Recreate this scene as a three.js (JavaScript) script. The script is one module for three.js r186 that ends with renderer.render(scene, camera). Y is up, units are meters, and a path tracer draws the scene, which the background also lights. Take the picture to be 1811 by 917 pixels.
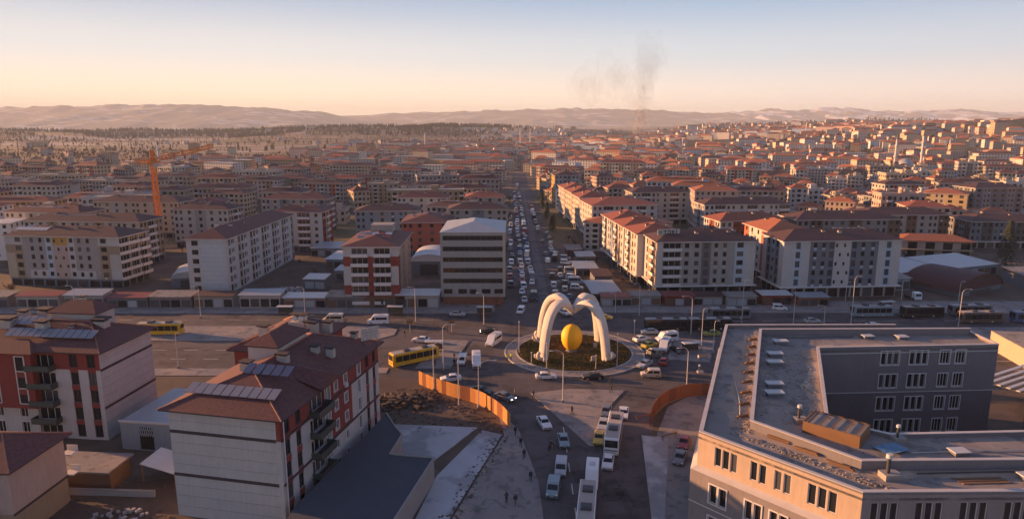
import * as THREE from 'three';
import { mergeGeometries } from 'three/addons/utils/BufferGeometryUtils.js';
import { MarchingCubes } from 'three/addons/objects/MarchingCubes.js';

// ---------- camera, sky, sun, exposure ----------
const scene = new THREE.Scene();
const R = Math.PI / 180;
const camera = new THREE.PerspectiveCamera(41.83, 1024 / 518, 1, 30000);
camera.position.set(0, 54, 0);
camera.rotation.set(-11.15 * R, 0, 0);
const renderer = new THREE.WebGLRenderer({ antialias: true });
renderer.setSize(1024, 518);
renderer.toneMapping = THREE.LinearToneMapping;
renderer.toneMappingExposure = 2.75;
renderer.shadowMap.enabled = true;

const SUN_EL = 8.6 * R, SUN_AZ = 17.5 * R;                    // low sun, to the left of the view
const sunDir = new THREE.Vector3(-Math.cos(SUN_EL) * Math.cos(SUN_AZ), Math.sin(SUN_EL), -Math.cos(SUN_EL) * Math.sin(SUN_AZ));
{
  const W = 1024, Hh = 512, data = new Float32Array(W * Hh * 4);
  // colour of clear evening air by elevation, towards the sun / across / away from it
  const stops = [
    [-90, [0.259, 0.192, 0.136], [0.222, 0.173, 0.136], [0.186, 0.155, 0.130]],
    [0, [0.532, 0.388, 0.244], [0.452, 0.358, 0.270], [0.383, 0.304, 0.256]],
    [2.2, [0.507, 0.400, 0.288], [0.421, 0.358, 0.303], [0.346, 0.301, 0.276]],
    [5.5, [0.340, 0.330, 0.319], [0.266, 0.290, 0.309], [0.217, 0.248, 0.288]],
    [10.5, [0.157, 0.201, 0.266], [0.124, 0.186, 0.269], [0.099, 0.155, 0.241]],
    [25, [0.080, 0.105, 0.179], [0.068, 0.099, 0.176], [0.059, 0.089, 0.167]],
    [90, [0.031, 0.044, 0.096], [0.031, 0.044, 0.096], [0.031, 0.044, 0.096]],
  ];
  for (let j = 0; j < Hh; j++) {
    const el = ((j + .5) / Hh - .5) * 180;
    let k = 0;
    while (k < stops.length - 2 && el > stops[k + 1][0]) k++;
    const a = stops[k], b = stops[k + 1];
    let t = Math.min(1, Math.max(0, (el - a[0]) / (b[0] - a[0])));
    t = t * t * (3 - 2 * t) * .5 + t * .5;
    for (let i = 0; i < W; i++) {
      const az = ((i + .5) / W - .5) * 2 * Math.PI, c = Math.cos(az) * sunDir.x / Math.cos(SUN_EL) + Math.sin(az) * sunDir.z / Math.cos(SUN_EL);
      const s = Math.min(1, Math.abs(c) / .6), m = c > 0 ? 1 : 3;
      for (let q = 0; q < 3; q++) {
        const lo = a[2][q] + (a[m][q] - a[2][q]) * s, hi = b[2][q] + (b[m][q] - b[2][q]) * s;
        data[(j * W + i) * 4 + q] = lo + (hi - lo) * t;
      }
      data[(j * W + i) * 4 + 3] = 1;
    }
  }
  const sky = new THREE.DataTexture(data, W, Hh, THREE.RGBAFormat, THREE.FloatType);
  sky.mapping = THREE.EquirectangularReflectionMapping;
  sky.magFilter = sky.minFilter = THREE.LinearFilter;
  sky.needsUpdate = true;
  scene.background = sky;
  scene.environment = sky;
}
const sun = new THREE.DirectionalLight(new THREE.Color().setRGB(1, .485, .20), 5);
sun.position.copy(sunDir).multiplyScalar(900).add(new THREE.Vector3(0, 0, -200));
sun.target.position.set(0, 0, -200);
sun.castShadow = true;
sun.shadow.mapSize.set(4096, 4096);
Object.assign(sun.shadow.camera, { left: -500, right: 500, top: 400, bottom: -400, near: 1, far: 2500 });
sun.name = 'sun';
scene.add(sun, sun.target);
scene.fog = new THREE.FogExp2(new THREE.Color().setRGB(.74, .85, 1), 8e-5);

// ---------- random numbers and noise ----------
let seed = 7;
const rnd = () => { seed = (seed + 0x6D2B79F5) | 0; let t = Math.imul(seed ^ (seed >>> 15), 1 | seed); t = (t + Math.imul(t ^ (t >>> 7), 61 | t)) ^ t; return ((t ^ (t >>> 14)) >>> 0) / 4294967296; };
const rr = (a, b) => a + (b - a) * rnd(), pick = (a) => a[Math.floor(rnd() * a.length)];
const hash = (x, y, s) => { let h = Math.imul(x, 374761393) + Math.imul(y, 668265263) + Math.imul(s, 974634777); h = Math.imul(h ^ (h >>> 13), 1274126177); return ((h ^ (h >>> 16)) >>> 0) / 4294967296; };
const sm = (a, b, x) => { const t = Math.min(1, Math.max(0, (x - a) / (b - a))); return t * t * (3 - 2 * t); };
function vnoise(x, y, s, per) {
  const xi = Math.floor(x), yi = Math.floor(y), fx = x - xi, fy = y - yi, u = fx * fx * (3 - 2 * fx), v = fy * fy * (3 - 2 * fy);
  const w = (n) => per ? ((n % per) + per) % per : n;
  const a = hash(w(xi), w(yi), s), b = hash(w(xi + 1), w(yi), s), c = hash(w(xi), w(yi + 1), s), d = hash(w(xi + 1), w(yi + 1), s);
  return a + (b - a) * u + (c - a) * v + (a - b - c + d) * u * v;
}
const fbm = (x, y, s, oct, per) => { let v = 0, a = .5, t = 0; for (let o = 0; o < oct; o++) { v += a * vnoise(x, y, s + o * 17, per); t += a; a *= .55; x *= 2; y *= 2; if (per) per *= 2; } return v / t; };

// ---------- textures: tone of the stuff a surface is made of, repeated in metres ----------
function tex(size, metres, fn, srgb = true) {
  const d = new Uint8Array(size * size * 4);
  for (let j = 0; j < size; j++) for (let i = 0; i < size; i++) {
    const c = fn(i / size, j / size), o = (j * size + i) * 4;
    for (let q = 0; q < 3; q++) { const v = Math.min(1, Math.max(0, Array.isArray(c) ? c[q] : c)); d[o + q] = 255 * (srgb ? (v <= .0031308 ? v * 12.92 : 1.055 * Math.pow(v, 1 / 2.4) - .055) : v); }
    d[o + 3] = 255;
  }
  const t = new THREE.DataTexture(d, size, size);
  t.wrapS = t.wrapT = THREE.RepeatWrapping;
  t.magFilter = THREE.LinearFilter; t.minFilter = THREE.LinearMipmapLinearFilter; t.generateMipmaps = true;
  if (srgb) t.colorSpace = THREE.SRGBColorSpace;
  t.repeat.set(1 / metres, 1 / metres);
  t.needsUpdate = true;
  return t;
}
const TX = {
  plaster: tex(512, 9, (u, v) => .62 + .12 * fbm(u * 6, v * 6, 3, 5, 6) + .12 * (fbm(u * 60, v * 5, 8, 3, 60) - .5) * 1.2 + .05 * hash(u * 512 | 0, v * 512 | 0, 2)),
  tile: tex(512, 6, (u, v) => { const r = Math.floor(v * 16), c = Math.floor(u * 24 + (r & 1) * .5); return .46 + .26 * hash(c, r, 5) + .16 * fbm(u * 5, v * 5, 9, 4, 5) - (v * 16 % 1 < .16 ? .16 : 0); }),
  tileBump: tex(512, 6, (u, v) => .5 + .3 * Math.sin(u * 24 * 2 * Math.PI) * .5 + .5 * (v * 16 % 1), false),
  asphalt: tex(1024, 48, (u, v) => { const n = fbm(u * 7, v * 7, 21, 6, 7), track = fbm(u * 3, v * 26, 31, 3, 3) - .45, track2 = fbm(u * 26, v * 3, 35, 3, 26) - .45, pr = hash(Math.floor(u * 11), Math.floor(v * 9), 37), patch = pr > .82 && (u * 11 % 1) > .2 && (v * 9 % 1) > .3 ? -.2 : pr < .1 && (u * 11 % 1) < .7 && (v * 9 % 1) < .6 ? .16 : 0, stain = sm(.62, .7, fbm(u * 16, v * 16, 39, 4, 16)) * -.24, dust = sm(.52, .66, fbm(u * 4, v * 4, 43, 5, 4)) * .42, crack = Math.abs(fbm(u * 12, v * 12, 61, 4, 12) - .5) < .007 ? -.3 : 0; const t = .66 + .4 * (n - .4) + .35 * track + .3 * track2 + patch + stain + crack + .08 * hash(u * 1024 | 0, v * 1024 | 0, 4); return [t + dust, t + dust * .86, t + dust * .74]; }),
  concrete: tex(1024, 22, (u, v) => { const n = fbm(u * 9, v * 9, 41, 6, 9), d = sm(.52, .62, fbm(u * 5, v * 5, 46, 5, 5)), j = (u * 11 % 1) < .012 || (v * 11 % 1) < .012 ? -.14 : 0, st = sm(.6, .7, fbm(u * 18, v * 18, 48, 4, 18)) * -.22; const t = .62 + .34 * (n - .2) + j + st; return [t + d * .2, t + d * .13, t + d * .06]; }),
  dirt: tex(512, 26, (u, v) => { const n = fbm(u * 9, v * 9, 51, 6, 9), f = fbm(u * 4, v * 4, 55, 5, 4); const w = sm(.56, .64, f) * .5; return [.48 + .5 * n + w, .46 + .5 * n + w, .44 + .5 * n + w * 1.05]; }),
  frost: tex(512, 22, (u, v) => { const n = fbm(u * 7, v * 7, 71, 6, 7), p = sm(.46, .6, fbm(u * 4, v * 4, 75, 5, 4)); return .45 + .30 * n + .32 * p; }),
  grass: tex(512, 12, (u, v) => { const n = fbm(u * 12, v * 12, 81, 5, 12), p = sm(.5, .62, fbm(u * 4, v * 4, 85, 4, 4)); return [.45 + .4 * n + .45 * p, .5 + .42 * n + .12 * p, .42 + .3 * n]; }),
  stone: tex(256, 5, (u, v) => .78 + .2 * fbm(u * 6, v * 6, 91, 5, 6) + .06 * hash(u * 256 | 0, v * 256 | 0, 6)),
  metal: tex(256, 6, (u, v) => .78 + .2 * fbm(u * 4, v * 20, 95, 4, 4)),
};
TX.bump = tex(256, 3, (u, v) => fbm(u * 20, v * 20, 99, 4, 20), false);

const M = {};
function mat(key, r, g, b, o = {}) {
  const m = new THREE.MeshPhysicalMaterial({ color: new THREE.Color().setRGB(r, g, b), roughness: .85, metalness: 0, ...o });
  m.name = key; M[key] = m; return m;
}
const P_ = { map: TX.plaster, roughness: .9 };
mat('white', .62, .585, .565, P_); mat('offwhite', .56, .515, .47, P_); mat('cream', .58, .48, .36, P_); mat('beige', .48, .40, .31, P_);
mat('tan', .42, .31, .21, P_); mat('greige', .42, .39, .37, P_); mat('grey', .33, .33, .34, P_); mat('slate', .20, .22, .26, P_);
mat('bluegrey', .30, .36, .43, P_); mat('paleblue', .52, .60, .68, P_); mat('red', .30, .055, .045, P_); mat('coral', .55, .15, .10, P_); mat('ochre', .62, .36, .10, P_);
mat('pinkish', .58, .43, .38, P_); mat('yellowwall', .62, .47, .25, P_); mat('brown', .20, .12, .085, P_); mat('darkband', .075, .055, .06, P_); mat('brick', .36, .15, .09, P_);
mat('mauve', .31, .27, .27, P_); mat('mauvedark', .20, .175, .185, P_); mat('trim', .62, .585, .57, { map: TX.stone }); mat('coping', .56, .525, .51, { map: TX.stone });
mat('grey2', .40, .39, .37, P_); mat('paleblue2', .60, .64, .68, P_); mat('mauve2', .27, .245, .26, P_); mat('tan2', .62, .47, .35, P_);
mat('monument', .68, .62, .55, { map: TX.stone, roughness: .8 });
const RT = { map: TX.tile, bumpMap: TX.tileBump, bumpScale: .03, roughness: .75 };
mat('roof', .18, .062, .056, RT); mat('roofbrown', .125, .06, .056, RT); mat('roofred', .40, .12, .065, RT); mat('rooforange', .54, .185, .085, RT); mat('ridge', .50, .22, .15, RT);  // red and orange tiles are brightened, the low sun's glow put into their colour
mat('sheet', .40, .43, .46, { map: TX.metal, roughness: .5, metalness: .25 }); mat('sheetlight', .58, .58, .58, { map: TX.metal, roughness: .5 }); mat('sheetdark', .085, .03, .032, { map: TX.metal, roughness: .7 }); mat('sheetred', .24, .06, .055, { map: TX.metal, roughness: .6 });
mat('membrane', .055, .066, .088, { map: TX.stone }); mat('sand', .50, .39, .31, { map: TX.dirt }); mat('deck', .34, .305, .285, { map: TX.concrete }); mat('deckpale', .42, .36, .31, { map: TX.concrete });  // sand is pale to carry the sunlight painted on the roof strips
mat('asphalt', .11, .092, .093, { map: TX.asphalt, roughness: .88 }); mat('asphaltlight', .14, .135, .15, { map: TX.asphalt, roughness: .85 });
mat('pavement', .33, .295, .285, { map: TX.concrete }); mat('kerb', .44, .41, .39, { map: TX.stone }); mat('lot', .46, .46, .48, { map: TX.frost });
mat('dirt', .13, .093, .07, { map: TX.dirt }); mat('soil', .10, .072, .055, { map: TX.dirt }); mat('grass', .075, .075, .035, { map: TX.grass, roughness: 1 });
mat('paint', .62, .60, .58, { map: TX.stone });
mat('glass', .018, .02, .024, { roughness: .12, specularIntensity: .8 }); mat('glassblue', .05, .06, .085, { roughness: .12 }); mat('glassgrey', .075, .075, .08, { roughness: .25 });
mat('panel', .20, .20, .23, { roughness: .3 }); mat('panelblue', .06, .08, .15, { roughness: .22 });
mat('pole', .50, .48, .47, { roughness: .5 }); mat('darkmetal', .05, .05, .055, { roughness: .5 }); mat('black', .02, .02, .022, { roughness: .8 }); mat('rail', .05, .065, .06, { roughness: .5 });
mat('wood', .25, .135, .065, { map: TX.metal }); mat('fence', .82, .40, .12, { map: TX.metal, roughness: .7 }); mat('fencerustshade', .40, .15, .07, { map: TX.metal, roughness: .8 });
mat('crane', .62, .20, .03, { roughness: .6 }); mat('tarp', .08, .20, .33, { roughness: .6 }); mat('rubber', .025, .025, .027, { roughness: .9 });
mat('egg', .88, .47, .012, { roughness: .62 });
const CARCOL = { white: [.72, .72, .72], silver: [.42, .43, .45], grey: [.16, .165, .175], black: [.02, .02, .023], blue: [.06, .10, .22], teal: [.20, .28, .31], red: [.30, .03, .03], yellow: [.75, .42, .02], olive: [.35, .34, .07], beige: [.52, .45, .36], brown: [.12, .08, .06] };
for (const k in CARCOL) mat('car_' + k, ...CARCOL[k], { roughness: .35, clearcoat: .5, clearcoatRoughness: .2 });
mat('headlamp', .8, .8, .78, { roughness: .2 }); mat('headlit', .8, .8, .75, { emissive: new THREE.Color().setRGB(1, .85, .6), emissiveIntensity: 6 }); mat('tail', .35, .02, .02, { roughness: .3 });
mat('taillit', .6, .03, .02, { emissive: new THREE.Color().setRGB(1, .06, .03), emissiveIntensity: 3 });
mat('bark', .10, .075, .06); mat('twig', .11, .07, .056); mat('conifer', .03, .042, .026); mat('shrub', .19, .10, .055); mat('poplar', .12, .082, .066);
mat('leafdark', .035, .05, .022);

// ---------- scene graph helpers ----------
const used = new Map();
function numbered(n) { const k = used.get(n) ?? 0; used.set(n, k + 1); return k ? n + '_' + String(k).padStart(3, '0') : n; }
const W3 = (x, f, y = 0) => new THREE.Vector3(x, y, -f);             // x right, f metres ahead of the camera, y up
function thing(name, label, category, x = 0, f = 0, y = 0, turn = 0, group) {
  const o = new THREE.Group(); o.name = numbered(name); o.position.copy(W3(x, f, y)); o.rotation.y = turn;
  o.userData = { label, category }; if (group) o.userData.group = group; scene.add(o); return o;
}
function part(parent, name, geo, m, extra) {
  const o = new THREE.Mesh(geo, typeof m === 'string' ? M[m] : m); o.name = name; o.castShadow = o.receiveShadow = true; if (extra) Object.assign(o.userData, extra); parent.add(o); return o;
}
function solo(name, label, category, geo, m, group) { const o = part(scene, numbered(name), geo, m); o.userData = { label, category }; if (group) o.userData.group = group; return o; }
function struct(name, geo, m) { const o = part(scene, numbered(name), geo, m); o.userData.kind = 'structure'; return o; }
function copy(src, label, x, f, y, turn, group) {
  const o = src.clone(); o.name = numbered(src.name.replace(/_\d{3}$/, '')); o.position.copy(W3(x, f, y)); o.rotation.y = turn;
  o.userData = { ...src.userData, label }; if (group) o.userData.group = group; scene.add(o); return o;
}
// geometry builder: faces with uv in metres
class GB {
  constructor() { this.p = []; this.uv = []; this.c = null; this.col = null; }
  tri(a, b, c) {
    const ux = b[0] - a[0], uy = b[1] - a[1], uz = b[2] - a[2], vx = c[0] - a[0], vy = c[1] - a[1], vz = c[2] - a[2];
    const nx = Math.abs(uy * vz - uz * vy), ny = Math.abs(uz * vx - ux * vz), nz = Math.abs(ux * vy - uy * vx);
    for (const q of [a, b, c]) {
      this.p.push(q[0], q[1], q[2]);
      if (ny >= nx && ny >= nz) this.uv.push(q[0], q[2]); else if (nx >= nz) this.uv.push(q[2], q[1]); else this.uv.push(q[0], q[1]);
      if (this.col) (this.c ??= []).push(...this.col);
    }
    return this;
  }
  quad(a, b, c, d) { return this.tri(a, b, c).tri(a, c, d); }
  box(cx, cy, cz, sx, sy, sz, ry = 0) {
    const C = Math.cos(ry), S = Math.sin(ry), v = [];
    for (const y of [-1, 1]) for (const [x, z] of [[-1, 1], [1, 1], [1, -1], [-1, -1]]) { const lx = x * sx / 2, lz = z * sz / 2; v.push([cx + lx * C + lz * S, cy + y * sy / 2, cz - lx * S + lz * C]); }
    this.quad(v[0], v[1], v[5], v[4]).quad(v[1], v[2], v[6], v[5]).quad(v[2], v[3], v[7], v[6]).quad(v[3], v[0], v[4], v[7]).quad(v[4], v[5], v[6], v[7]).quad(v[3], v[2], v[1], v[0]);
    return this;
  }
  prism(poly, y0, y1, top = true) {                         // poly: [x, z] counter-clockwise seen from above
    const n = poly.length;
    for (let i = 0; i < n; i++) { const a = poly[i], b = poly[(i + 1) % n]; this.quad([a[0], y0, a[1]], [b[0], y0, b[1]], [b[0], y1, b[1]], [a[0], y1, a[1]]); }
    if (top) for (const t of THREE.ShapeUtils.triangulateShape(poly.map((q) => new THREE.Vector2(q[0], -q[1])), [])) this.tri(...t.map((k) => [poly[k][0], y1, poly[k][1]]));
    return this;
  }
  bar(a, b, w) {                                             // square bar from a to b
    const A = new THREE.Vector3(...a), B = new THREE.Vector3(...b), d = B.clone().sub(A).normalize(), s = new THREE.Vector3(Math.abs(d.y) > .9 ? 1 : 0, Math.abs(d.y) > .9 ? 0 : 1, 0).cross(d).normalize(), t = d.clone().cross(s), v = [];
    for (const P of [A, B]) for (const [i, j] of [[-1, -1], [1, -1], [1, 1], [-1, 1]]) v.push(P.clone().addScaledVector(s, i * w / 2).addScaledVector(t, j * w / 2).toArray());
    this.quad(v[0], v[1], v[5], v[4]).quad(v[1], v[2], v[6], v[5]).quad(v[2], v[3], v[7], v[6]).quad(v[3], v[0], v[4], v[7]).quad(v[4], v[5], v[6], v[7]).quad(v[3], v[2], v[1], v[0]);
    return this;
  }
  geo() {
    const g = new THREE.BufferGeometry();
    g.setAttribute('position', new THREE.Float32BufferAttribute(this.p, 3)); g.setAttribute('uv', new THREE.Float32BufferAttribute(this.uv, 2));
    if (this.c) g.setAttribute('color', new THREE.Float32BufferAttribute(this.c, 3));
    g.computeVertexNormals(); return g;
  }
  get empty() { return !this.p.length; }
}
const flat = (g) => { g = g.index ? g.toNonIndexed() : g; for (const k of Object.keys(g.attributes)) if (!['position', 'normal', 'uv'].includes(k)) g.deleteAttribute(k); return g; };
const merge = (...gs) => mergeGeometries(gs.map(flat));
const cyl = (r0, r1, h, x = 0, y = 0, z = 0, n = 10) => new THREE.CylinderGeometry(r1, r0, h, n).translate(x, y + h / 2, z);
const tube = (pts, r, n = 6, seg = 12) => new THREE.TubeGeometry(new THREE.CatmullRomCurve3(pts.map((q) => new THREE.Vector3(...q))), seg, r, n);
const cache = new Map();
const cached = (k, fn) => { if (!cache.has(k)) cache.set(k, fn()); return cache.get(k); };
// a flat sheet from [x, f] corners at height y
function sheet(pts, y, m, name) {
  const b = new GB(), poly = pts.map(([x, f]) => new THREE.Vector2(x, f));
  if (THREE.ShapeUtils.area(poly) < 0) poly.reverse();
  for (const t of THREE.ShapeUtils.triangulateShape(poly, [])) b.tri(...t.map((k) => [poly[k].x, y, -poly[k].y]));
  return struct(name, b.geo(), m);
}
// ---------- the land ----------
// height of the ground: flat town, a built-up hill ahead on the right, low ridges beyond it
function land(x, f) {
  let h = 42 * sm(150, 900, x) * sm(620, 1500, f) * (1 - .5 * sm(1900, 3000, f)) + 16 * sm(700, 1500, x) * sm(900, 1500, f);
  h += 10 * sm(1100, 1700, f) * sm(.45, .7, fbm(x / 900 + 5, f / 900, 301, 3)) * sm(-200, 300, x);
  const far = sm(2100, 3300, f) * (1 - sm(3900, 5000, f));
  h += far * 46 * sm(.40, .72, fbm(x / 1300 + 9, f / 1100 + 3, 311, 4));
  h += 34 * Math.exp(-Math.pow((f - 3150) / 380, 2)) * sm(250, -500, x) * (.55 + .45 * fbm(x / 700 + 2, 5, 321, 3)) + 22 * Math.exp(-Math.pow((f - 2500) / 260, 2)) * sm(500, 700, x) * sm(1500, 1100, x);
  return h;
}
{
  const axis = (lo, hi, n, p) => Array.from({ length: n + 1 }, (_, i) => { const t = i / n * 2 - 1; return (lo + hi) / 2 + (hi - lo) / 2 * Math.sign(t) * Math.pow(Math.abs(t), p); });
  const xs = axis(-13500, 13500, 150, 2), fs = Array.from({ length: 151 }, (_, i) => -300 + 14000 * Math.pow(i / 150, 1.9));
  const pos = [], uv = [], idx = [];
  for (const f of fs) for (const x of xs) { pos.push(x, land(x, f), -f); uv.push(x, f); }
  for (let j = 0; j < 150; j++) for (let i = 0; i < 150; i++) { const a = j * 151 + i; idx.push(a, a + 1, a + 152, a, a + 152, a + 151); }
  const g = new THREE.BufferGeometry();
  g.setAttribute('position', new THREE.Float32BufferAttribute(pos, 3)); g.setAttribute('uv', new THREE.Float32BufferAttribute(uv, 2)); g.setIndex(idx); g.computeVertexNormals();
  // fields, fallow strips, thawing snow and woodland, as they lie on a winter plain
  const field = tex(1024, 2600, (u, v) => {
    const wu = u + .03 * (fbm(u * 6, v * 6, 401, 3, 6) - .5), wv = v + .03 * (fbm(u * 6, v * 6, 405, 3, 6) - .5);
    const r = (Math.floor(wv * 34) + 34) % 34, nf = 9 + Math.floor(8 * hash(r, 3, 411)), c = (Math.floor(wu * nf) + nf) % nf;
    const k = hash(c, r % 34, 421), n = .75 + .5 * fbm(u * 60, v * 60, 431, 4, 60);
    const snow = sm(.55, .66, fbm(u * 9, v * 18, 441, 5, 9)) * .55;
    const base = k < .35 ? [.15, .105, .08] : k < .6 ? [.11, .10, .055] : k < .8 ? [.20, .15, .11] : [.07, .06, .045];
    return base.map((q, i) => (q * (1 - snow) + [.42, .42, .46][i] * snow) * n);
  });
  struct('ground', g, mat('plain', 1, 1, 1, { map: field, roughness: 1 }));
}
// a mountain range as a ridge line [x, f, crest height] with spurs running down towards the town
function range(name, pts, foot, m, s, rough) {
  const N = 160, K = 26, pos = [], uv = [], idx = [];
  for (let i = 0; i <= N; i++) {
    const t = i / N * (pts.length - 1), k = Math.min(pts.length - 2, Math.floor(t)), a = t - k, e = a * a * (3 - 2 * a);
    const x = pts[k][0] + (pts[k + 1][0] - pts[k][0]) * a, f = pts[k][1] + (pts[k + 1][1] - pts[k][1]) * a, h = pts[k][2] + (pts[k + 1][2] - pts[k][2]) * e;
    for (let j = 0; j <= K; j++) {
      const d = j / K, spur = fbm(x / 420 + d * .4, d * 3, s, 4) - .5, prof = d < .8 ? 1 - Math.pow(d / .8, .8) * (1 + spur * rough * .9 * (1 - d)) : 0;
      const hh = Math.max(-6, h * (prof + (fbm(x / 150, d * 9 + 3, s + 7, 4) - .5) * rough * .22 * (1 - d)));
      pos.push(x, j === K ? -12 : hh, -(f - foot * d)); uv.push(x, (f - foot * d) * 1);
    }
  }
  for (let i = 0; i < N; i++) for (let j = 0; j < K; j++) { const a = i * (K + 1) + j; idx.push(a, a + 1, a + K + 2, a, a + K + 2, a + K + 1); }
  const g = new THREE.BufferGeometry();
  g.setAttribute('position', new THREE.Float32BufferAttribute(pos, 3)); g.setAttribute('uv', new THREE.Float32BufferAttribute(uv, 2)); g.setIndex(idx); g.computeVertexNormals();
  return struct(name, g, m);
}
const rockTex = tex(512, 2400, (u, v) => { const n = fbm(u * 10, v * 10, 501, 6, 10), s = sm(.58, .66, fbm(u * 6, v * 12, 507, 5, 6)); const t = .5 + .7 * n; return [.15 * t + .34 * s, .135 * t + .34 * s, .12 * t + .34 * s]; });
const snowTex = tex(512, 1800, (u, v) => { const n = fbm(u * 10, v * 10, 511, 6, 10), s = sm(.46, .56, fbm(u * 9, v * 9, 517, 5, 9)); return [.14 + 1.25 * s * n, .13 + 1.25 * s * n, .12 + 1.25 * s * n]; });
mat('rock', 1, 1, 1, { map: rockTex, roughness: 1 }); mat('snowrock', 1, 1, 1, { map: snowTex, roughness: 1 });
const RS = 1.62;                                              // the ridges stand about twelve kilometres off
const scaled = (pts) => pts.map(([x, f, h]) => [x * RS, f * RS, 54 + (h - 54) * RS]);
range('mountain_ridge', scaled([[-6200, 7000, 215], [-5000, 7000, 240], [-4200, 6900, 252], [-3300, 6900, 258], [-2600, 7000, 236], [-2000, 7100, 196], [-1550, 7300, 110], [-1100, 7500, 40]]), 3600, 'rock', 601, .8);
range('mountain_ridge', scaled([[-2600, 8300, 60], [-1900, 8200, 178], [-1000, 8100, 205], [-100, 8000, 232], [700, 8000, 252], [1500, 8000, 232], [2200, 8100, 205], [2900, 8100, 190], [3600, 8200, 120]]), 3600, 'rock', 611, .9);
range('snowy_mountain', scaled([[1900, 8300, 120], [2600, 8200, 212], [3100, 8200, 240], [3400, 8200, 228], [3800, 8200, 272], [4200, 8200, 235], [4800, 8200, 226], [5300, 8200, 244], [5700, 8200, 205], [6300, 8200, 200], [7000, 8200, 200]]), 3000, 'snowrock', 621, 1.1);
range('mountain_peak', scaled([[3500, 5600, 30], [3900, 5600, 95], [4300, 5500, 175], [4700, 5500, 196], [5200, 5500, 170], [5800, 5500, 120]]), 2200, 'rock', 631, .8);

// ---------- roads and pavements (sheets 4 mm apart) ----------
sheet([[-340, 60], [340, 60], [340, 300], [-340, 300]], .004, 'dirt', 'ground_lots');
sheet([[-330, 142], [-62, 142], [-26, 141], [-14, 138], [-3, 126], [2, 112], [4, 98], [4.4, 60], [16, 60], [20, 92], [25, 113], [29, 126], [36, 132], [330, 132], [330, 197], [24, 197], [24, 203], [-4, 203], [-4, 197], [-330, 197]], .008, 'asphalt', 'road');
sheet([[-4, 203], [20, 203], [19, 330], [16, 560], [14, 820], [1, 820], [-1, 560], [-2, 330]], .008, 'asphalt', 'avenue');
sheet([[8.8, 203], [11.8, 203], [11.6, 330], [10.4, 560], [9.6, 640], [8.6, 640], [8.6, 560], [8.9, 330]], .013, 'asphaltlight', 'road_lane');
const kerbLine = (pts, w, h, name = 'kerb', y = 0, m = 'pavement') => { const b = new GB(); for (let i = 0; i < pts.length - 1; i++) { const [x0, f0] = pts[i], [x1, f1] = pts[i + 1], L = Math.hypot(x1 - x0, f1 - f0); b.box((x0 + x1) / 2, y + h / 2, -(f0 + f1) / 2, L + w * .6, h, w, Math.atan2(f1 - f0, x1 - x0)); } return struct(name, b.geo(), m); };
function slab(pts, h, m, name) { const q = pts.map(([x, f]) => [x, -f]); const a = THREE.ShapeUtils.area(q.map((p) => new THREE.Vector2(p[0], -p[1]))); if (a < 0) q.reverse(); return struct(name, new GB().prism(q, 0, h).geo(), m); }
slab([[3.8, 131.5], [12, 133.8], [23.4, 133], [19, 124.5], [14.2, 108], [13.2, 108.2]], .13, 'pavement', 'pavement');      // splitter island of the near road
slab([[-2.6, 122], [-.2, 117.5], [.9, 115], [2.7, 104], [3.9, 96], [4.2, 86], [4.3, 60], [-9.6, 60], [-9.6, 70], [-8.4, 86], [-1.4, 112.3]], .12, 'pavement', 'pavement');
slab([[26, 113], [30.5, 124.6], [36.8, 130.6], [44, 130.8], [40, 124], [24, 80], [23, 78], [20, 60], [16.6, 60], [20.6, 92]], .12, 'pavement', 'pavement');
slab([[-330, 166], [-36, 166], [-31, 171], [-31, 176], [-36, 179], [-330, 179]], .14, 'pavement', 'pavement');             // central reservation
slab([[62, 160], [58, 168], [60, 178], [330, 178], [330, 158], [62, 158]], .14, 'pavement', 'pavement');
slab([[-330, 192], [-6, 192], [-5, 196], [-5.5, 204], [-330, 204]], .12, 'pavement', 'pavement');
slab([[26, 193], [330, 191], [330, 206], [27, 206]], .12, 'pavement', 'pavement');
slab([[-330, 146], [-62, 146], [-28, 146.5], [-28, 143], [-62, 141.5], [-330, 141.5]], .11, 'pavement', 'pavement');
slab([[-22, 146], [-14, 146], [-11, 166], [-18, 167]], .14, 'pavement', 'pavement');                                         // bus stop island
slab([[36.5, 152], [46, 150], [52, 166], [42, 168]], .14, 'pavement', 'pavement');
kerbLine([[1.0, 115], [2.8, 104], [4.0, 96], [4.3, 86], [4.4, 70]], .22, .14);
// painted markings
const dash = (x0, f0, x1, f1, n, w) => { const b = new GB(); for (let i = 0; i < n; i++) { const t = (i + .25) / n, u = (i + .7) / n, ax = x0 + (x1 - x0) * t, af = f0 + (f1 - f0) * t, bx = x0 + (x1 - x0) * u, bf = f0 + (f1 - f0) * u; b.box((ax + bx) / 2, .0125, -(af + bf) / 2, Math.hypot(bx - ax, bf - af), .003, w, Math.atan2(bf - af, bx - ax)); } return b; };
for (const [x0, f0, x1, f1, n] of [[-300, 152.5, -36, 152.5, 34], [-300, 159, -36, 159, 34], [-300, 185.5, -20, 185.5, 36], [70, 145, 300, 145, 28], [70, 151, 300, 151, 28], [60, 184.5, 300, 184.5, 28], [9.5, 124, 8.8, 64, 9], [4.4, 206, 4.2, 420, 26]]) struct('lane_marking', dash(x0, f0, x1, f1, n, .16).geo(), 'paint');
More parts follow.
